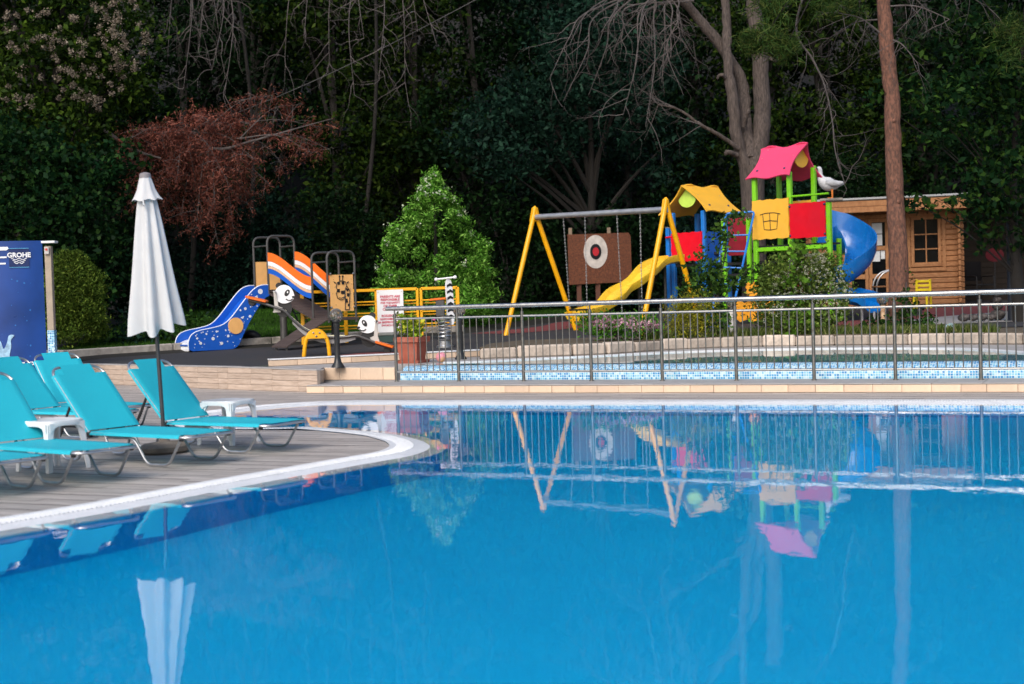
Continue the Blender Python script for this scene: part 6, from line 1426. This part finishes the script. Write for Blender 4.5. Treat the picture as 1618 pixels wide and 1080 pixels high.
# --- low shrubs by the kerb
for i, (u, v, d, ru, rv) in enumerate([(200, 525, 29.3, 45, 26), (255, 522, 29.6, 50, 28), (315, 515, 30.0, 40, 26), (355, 512, 30.6, 30, 22)]):
    c = at(u, v, d); tree('low_shrub', ['low blue-green shrub next to the thuja bush', 'low bright leafy shrub under the parasol canopy', 'low bright leafy shrub next to the toddler slide end', 'low blue-green shrub behind the blue slide curve'][i], 'shrub', Vector((c.x, c.y, gz(c.x, c.y)-.04)), [(c, ru*d/FPX, .4, rv*d/FPX), (Vector((c.x+.15, c.y, c.z-.1)), ru*d/FPX*.8, .35, rv*d/FPX*.7)], LF['mid'] if i in (1, 2) else LF['blue'], 170, .085, 'low shrubs behind the kerb', .02)
# --- planting bed
BG = None
def bush(label, u, v, d, lumps, m, per, size, name='bush', extra=None, aspect=.6, twig=.14):
    d += 1.9; lumps = [(a, b_, c+1.9, *e) for a, b_, c, *e in lumps]; b = at(u, v, d); b.z = .53; t = tree(name, label, 'bush', b, lumps_px(lumps), m, per*2.6, size, None, .03, True, twig, 10, aspect, M_twig, 'foliage'); 
    if extra:
        L, n, sz, mm, nm = extra; L = [(a, b_, c+1.9, *e) for a, b_, c, *e in L]; C = [np.array(p)+RNG.normal(size=(10, 3))*sz*.7 for p in front_points(lumps_px(L), n)]
        stuff(leaf_cloud(nm, np.concatenate(C), sz, mm, t, .8))
    return t
M_cream = leaf_mat('petal_cream', (.55, .56, .42), (.68, .68, .55), .3); M_pinkp = leaf_mat('petal_pink', (.62, .34, .44), (.74, .5, .58), .3)
bush('big rounded flowering bush with tiny cream blossoms in the planting bed', 1270, 528, 23.9, [(1270, 440, 23.9, 65, 50), (1240, 480, 23.7, 55, 45), (1305, 470, 23.8, 40, 50), (1265, 505, 23.6, 65, 28), (1225, 450, 23.9, 30, 35), (1290, 415, 24, 25, 20)], leaf_mat('leaf_bush', (.09, .15, .028), (.22, .29, .055), .55), 260, .06, extra=([(1270, 440, 23.9, 65, 50), (1240, 480, 23.7, 55, 45), (1305, 470, 23.8, 40, 50), (1285, 420, 23.9, 30, 22)], 420, .02, M_cream, 'blossom'))
bush('bright green twining creeper running up through the flowering bush', 1255, 528, 23.5, [(1258, 400, 23.4, 12, 24, .15), (1262, 440, 23.3, 14, 20, .15), (1250, 480, 23.2, 16, 20, .15), (1262, 515, 23.2, 22, 18, .15), (1240, 445, 23.3, 10, 12, .1), (1285, 500, 23.2, 14, 14, .1)], leaf_mat('leaf_creeper', (.10, .23, .022), (.19, .36, .05), .5), 60, .085, 'creeper', None, .85, .10)
bush('loose leafy shrub with reddish stems in front of the blue ladder', 1135, 528, 24.0, [(1130, 470, 24, 30, 40), (1118, 420, 24, 22, 35), (1140, 365, 24.1, 18, 26), (1160, 345, 24.1, 14, 10), (1115, 440, 24, 30, 24), (1165, 440, 24, 14, 16), (1195, 435, 24, 18, 12), (1130, 505, 23.8, 35, 22), (1100, 460, 24, 20, 12), (1210, 460, 24, 22, 16)], leaf_mat('leaf_loose', (.04, .10, .02), (.11, .21, .03), .6), 120, .08, extra=None)
bush('yellow-green feathery bush beside the pink flowers', 1085, 530, 23.7, [(1070, 500, 23.6, 20, 22), (1090, 485, 23.7, 24, 20), (1112, 500, 23.6, 20, 22), (1080, 515, 23.5, 28, 16), (1066, 472, 23.7, 6, 8), (1105, 470, 23.7, 7, 10)], leaf_mat('leaf_yellowgreen', (.22, .23, .02), (.46, .42, .04), .5), 620, .045, aspect=.3)
bush('low clump of pink flowers over bright green leaves', 980, 540, 23.2, [(985, 516, 23.2, 50, 18), (950, 515, 23.2, 28, 16), (1020, 517, 23.2, 30, 16), (925, 505, 23.5, 14, 18)], leaf_mat('leaf_lowgreen', (.08, .24, .022), (.17, .36, .05), .55), 300, .05, 'flower_clump', ([(985, 512, 23.2, 48, 9), (955, 512, 23.2, 24, 8), (1020, 514, 23.2, 24, 8), (970, 505, 23.3, 40, 5)], 120, .036, M_pinkp, 'flower'))
bush('straggly green shrub at the foot of the pine trunk', 1435, 528, 23.6, [(1438, 505, 23.6, 26, 24), (1430, 480, 23.7, 12, 22), (1455, 515, 23.5, 24, 12), (1432, 445, 24.2, 5, 26, .06), (1385, 515, 23.6, 26, 12)], LF['mid'], 170, .07)
# --- grass: lawn blades and tufts in the bed (nobody could count it)
def grass(name, label, pts, h, m):
    n = len(pts); P = np.array(pts); a = RNG.random(n)*6.283; d = np.stack([np.cos(a), np.sin(a), np.zeros(n)], 1); hh = h*(.6+.8*RNG.random(n)); ln = RNG.normal(size=(n, 2))*.35
    V = np.empty((n, 3, 3)); V[:, 0] = P-d*.012*(h/.12); V[:, 1] = P+d*.012*(h/.12); V[:, 2] = P; V[:, 2, 2] += hh; V[:, 2, 0] += ln[:, 0]*hh; V[:, 2, 1] += ln[:, 1]*hh
    me = bpy.data.meshes.new(name); me.vertices.add(n*3); me.loops.add(n*3); me.polygons.add(n); me.vertices.foreach_set('co', V.reshape(-1)); me.loops.foreach_set('vertex_index', np.arange(n*3, dtype=np.int32))
    me.polygons.foreach_set('loop_start', np.arange(0, n*3, 3, dtype=np.int32)); me.polygons.foreach_set('loop_total', np.full(n, 3, dtype=np.int32)); me.update(calc_edges=True); me.materials.append(m)
    o = bpy.data.objects.new(name, me); col.objects.link(o); stuff(tag(o, label, 'grass')); return o
M_grass = leaf_mat('lawn_grass', (.035, .10, .012), (.07, .17, .02), .5); M_dry = leaf_mat('bed_grass', (.09, .14, .03), (.24, .24, .09), .6)
pts = []
while len(pts) < 90000:
    x, y = random.uniform(-9, 2.6), random.uniform(28, 40)
    if lawn_s(x, y) > .12: pts.append((x, y, gz(x, y)-.01))
grass('lawn_grass', 'short green lawn behind the rubber floor', pts, .07, M_grass)
pts = []
for _ in range(5200):
    q = random.uniform(3.2, min(cum[-1], 9.6)); p = at_len(q)+Vector((random.uniform(-.1, .1), .14+abs(random.gauss(0, .35)), 0)); pts.append((p.x, p.y, .53))
grass('bed_grass', 'dry and green grass tufts along the kerb stones', pts, .13, M_dry)
# --- overhead wire
wa, wb = at(140, 258, 38.2), at(760, -5, 38.2); pts = [wa.lerp(wb, i/16)-UZ*.35*math.sin(math.pi*i/16) for i in range(17)]
tag(MB().tube(pts, .011, 5).build('overhead_wire', M_black, None), 'thin overhead wire slanting across the wood above the red conifer', 'wire')
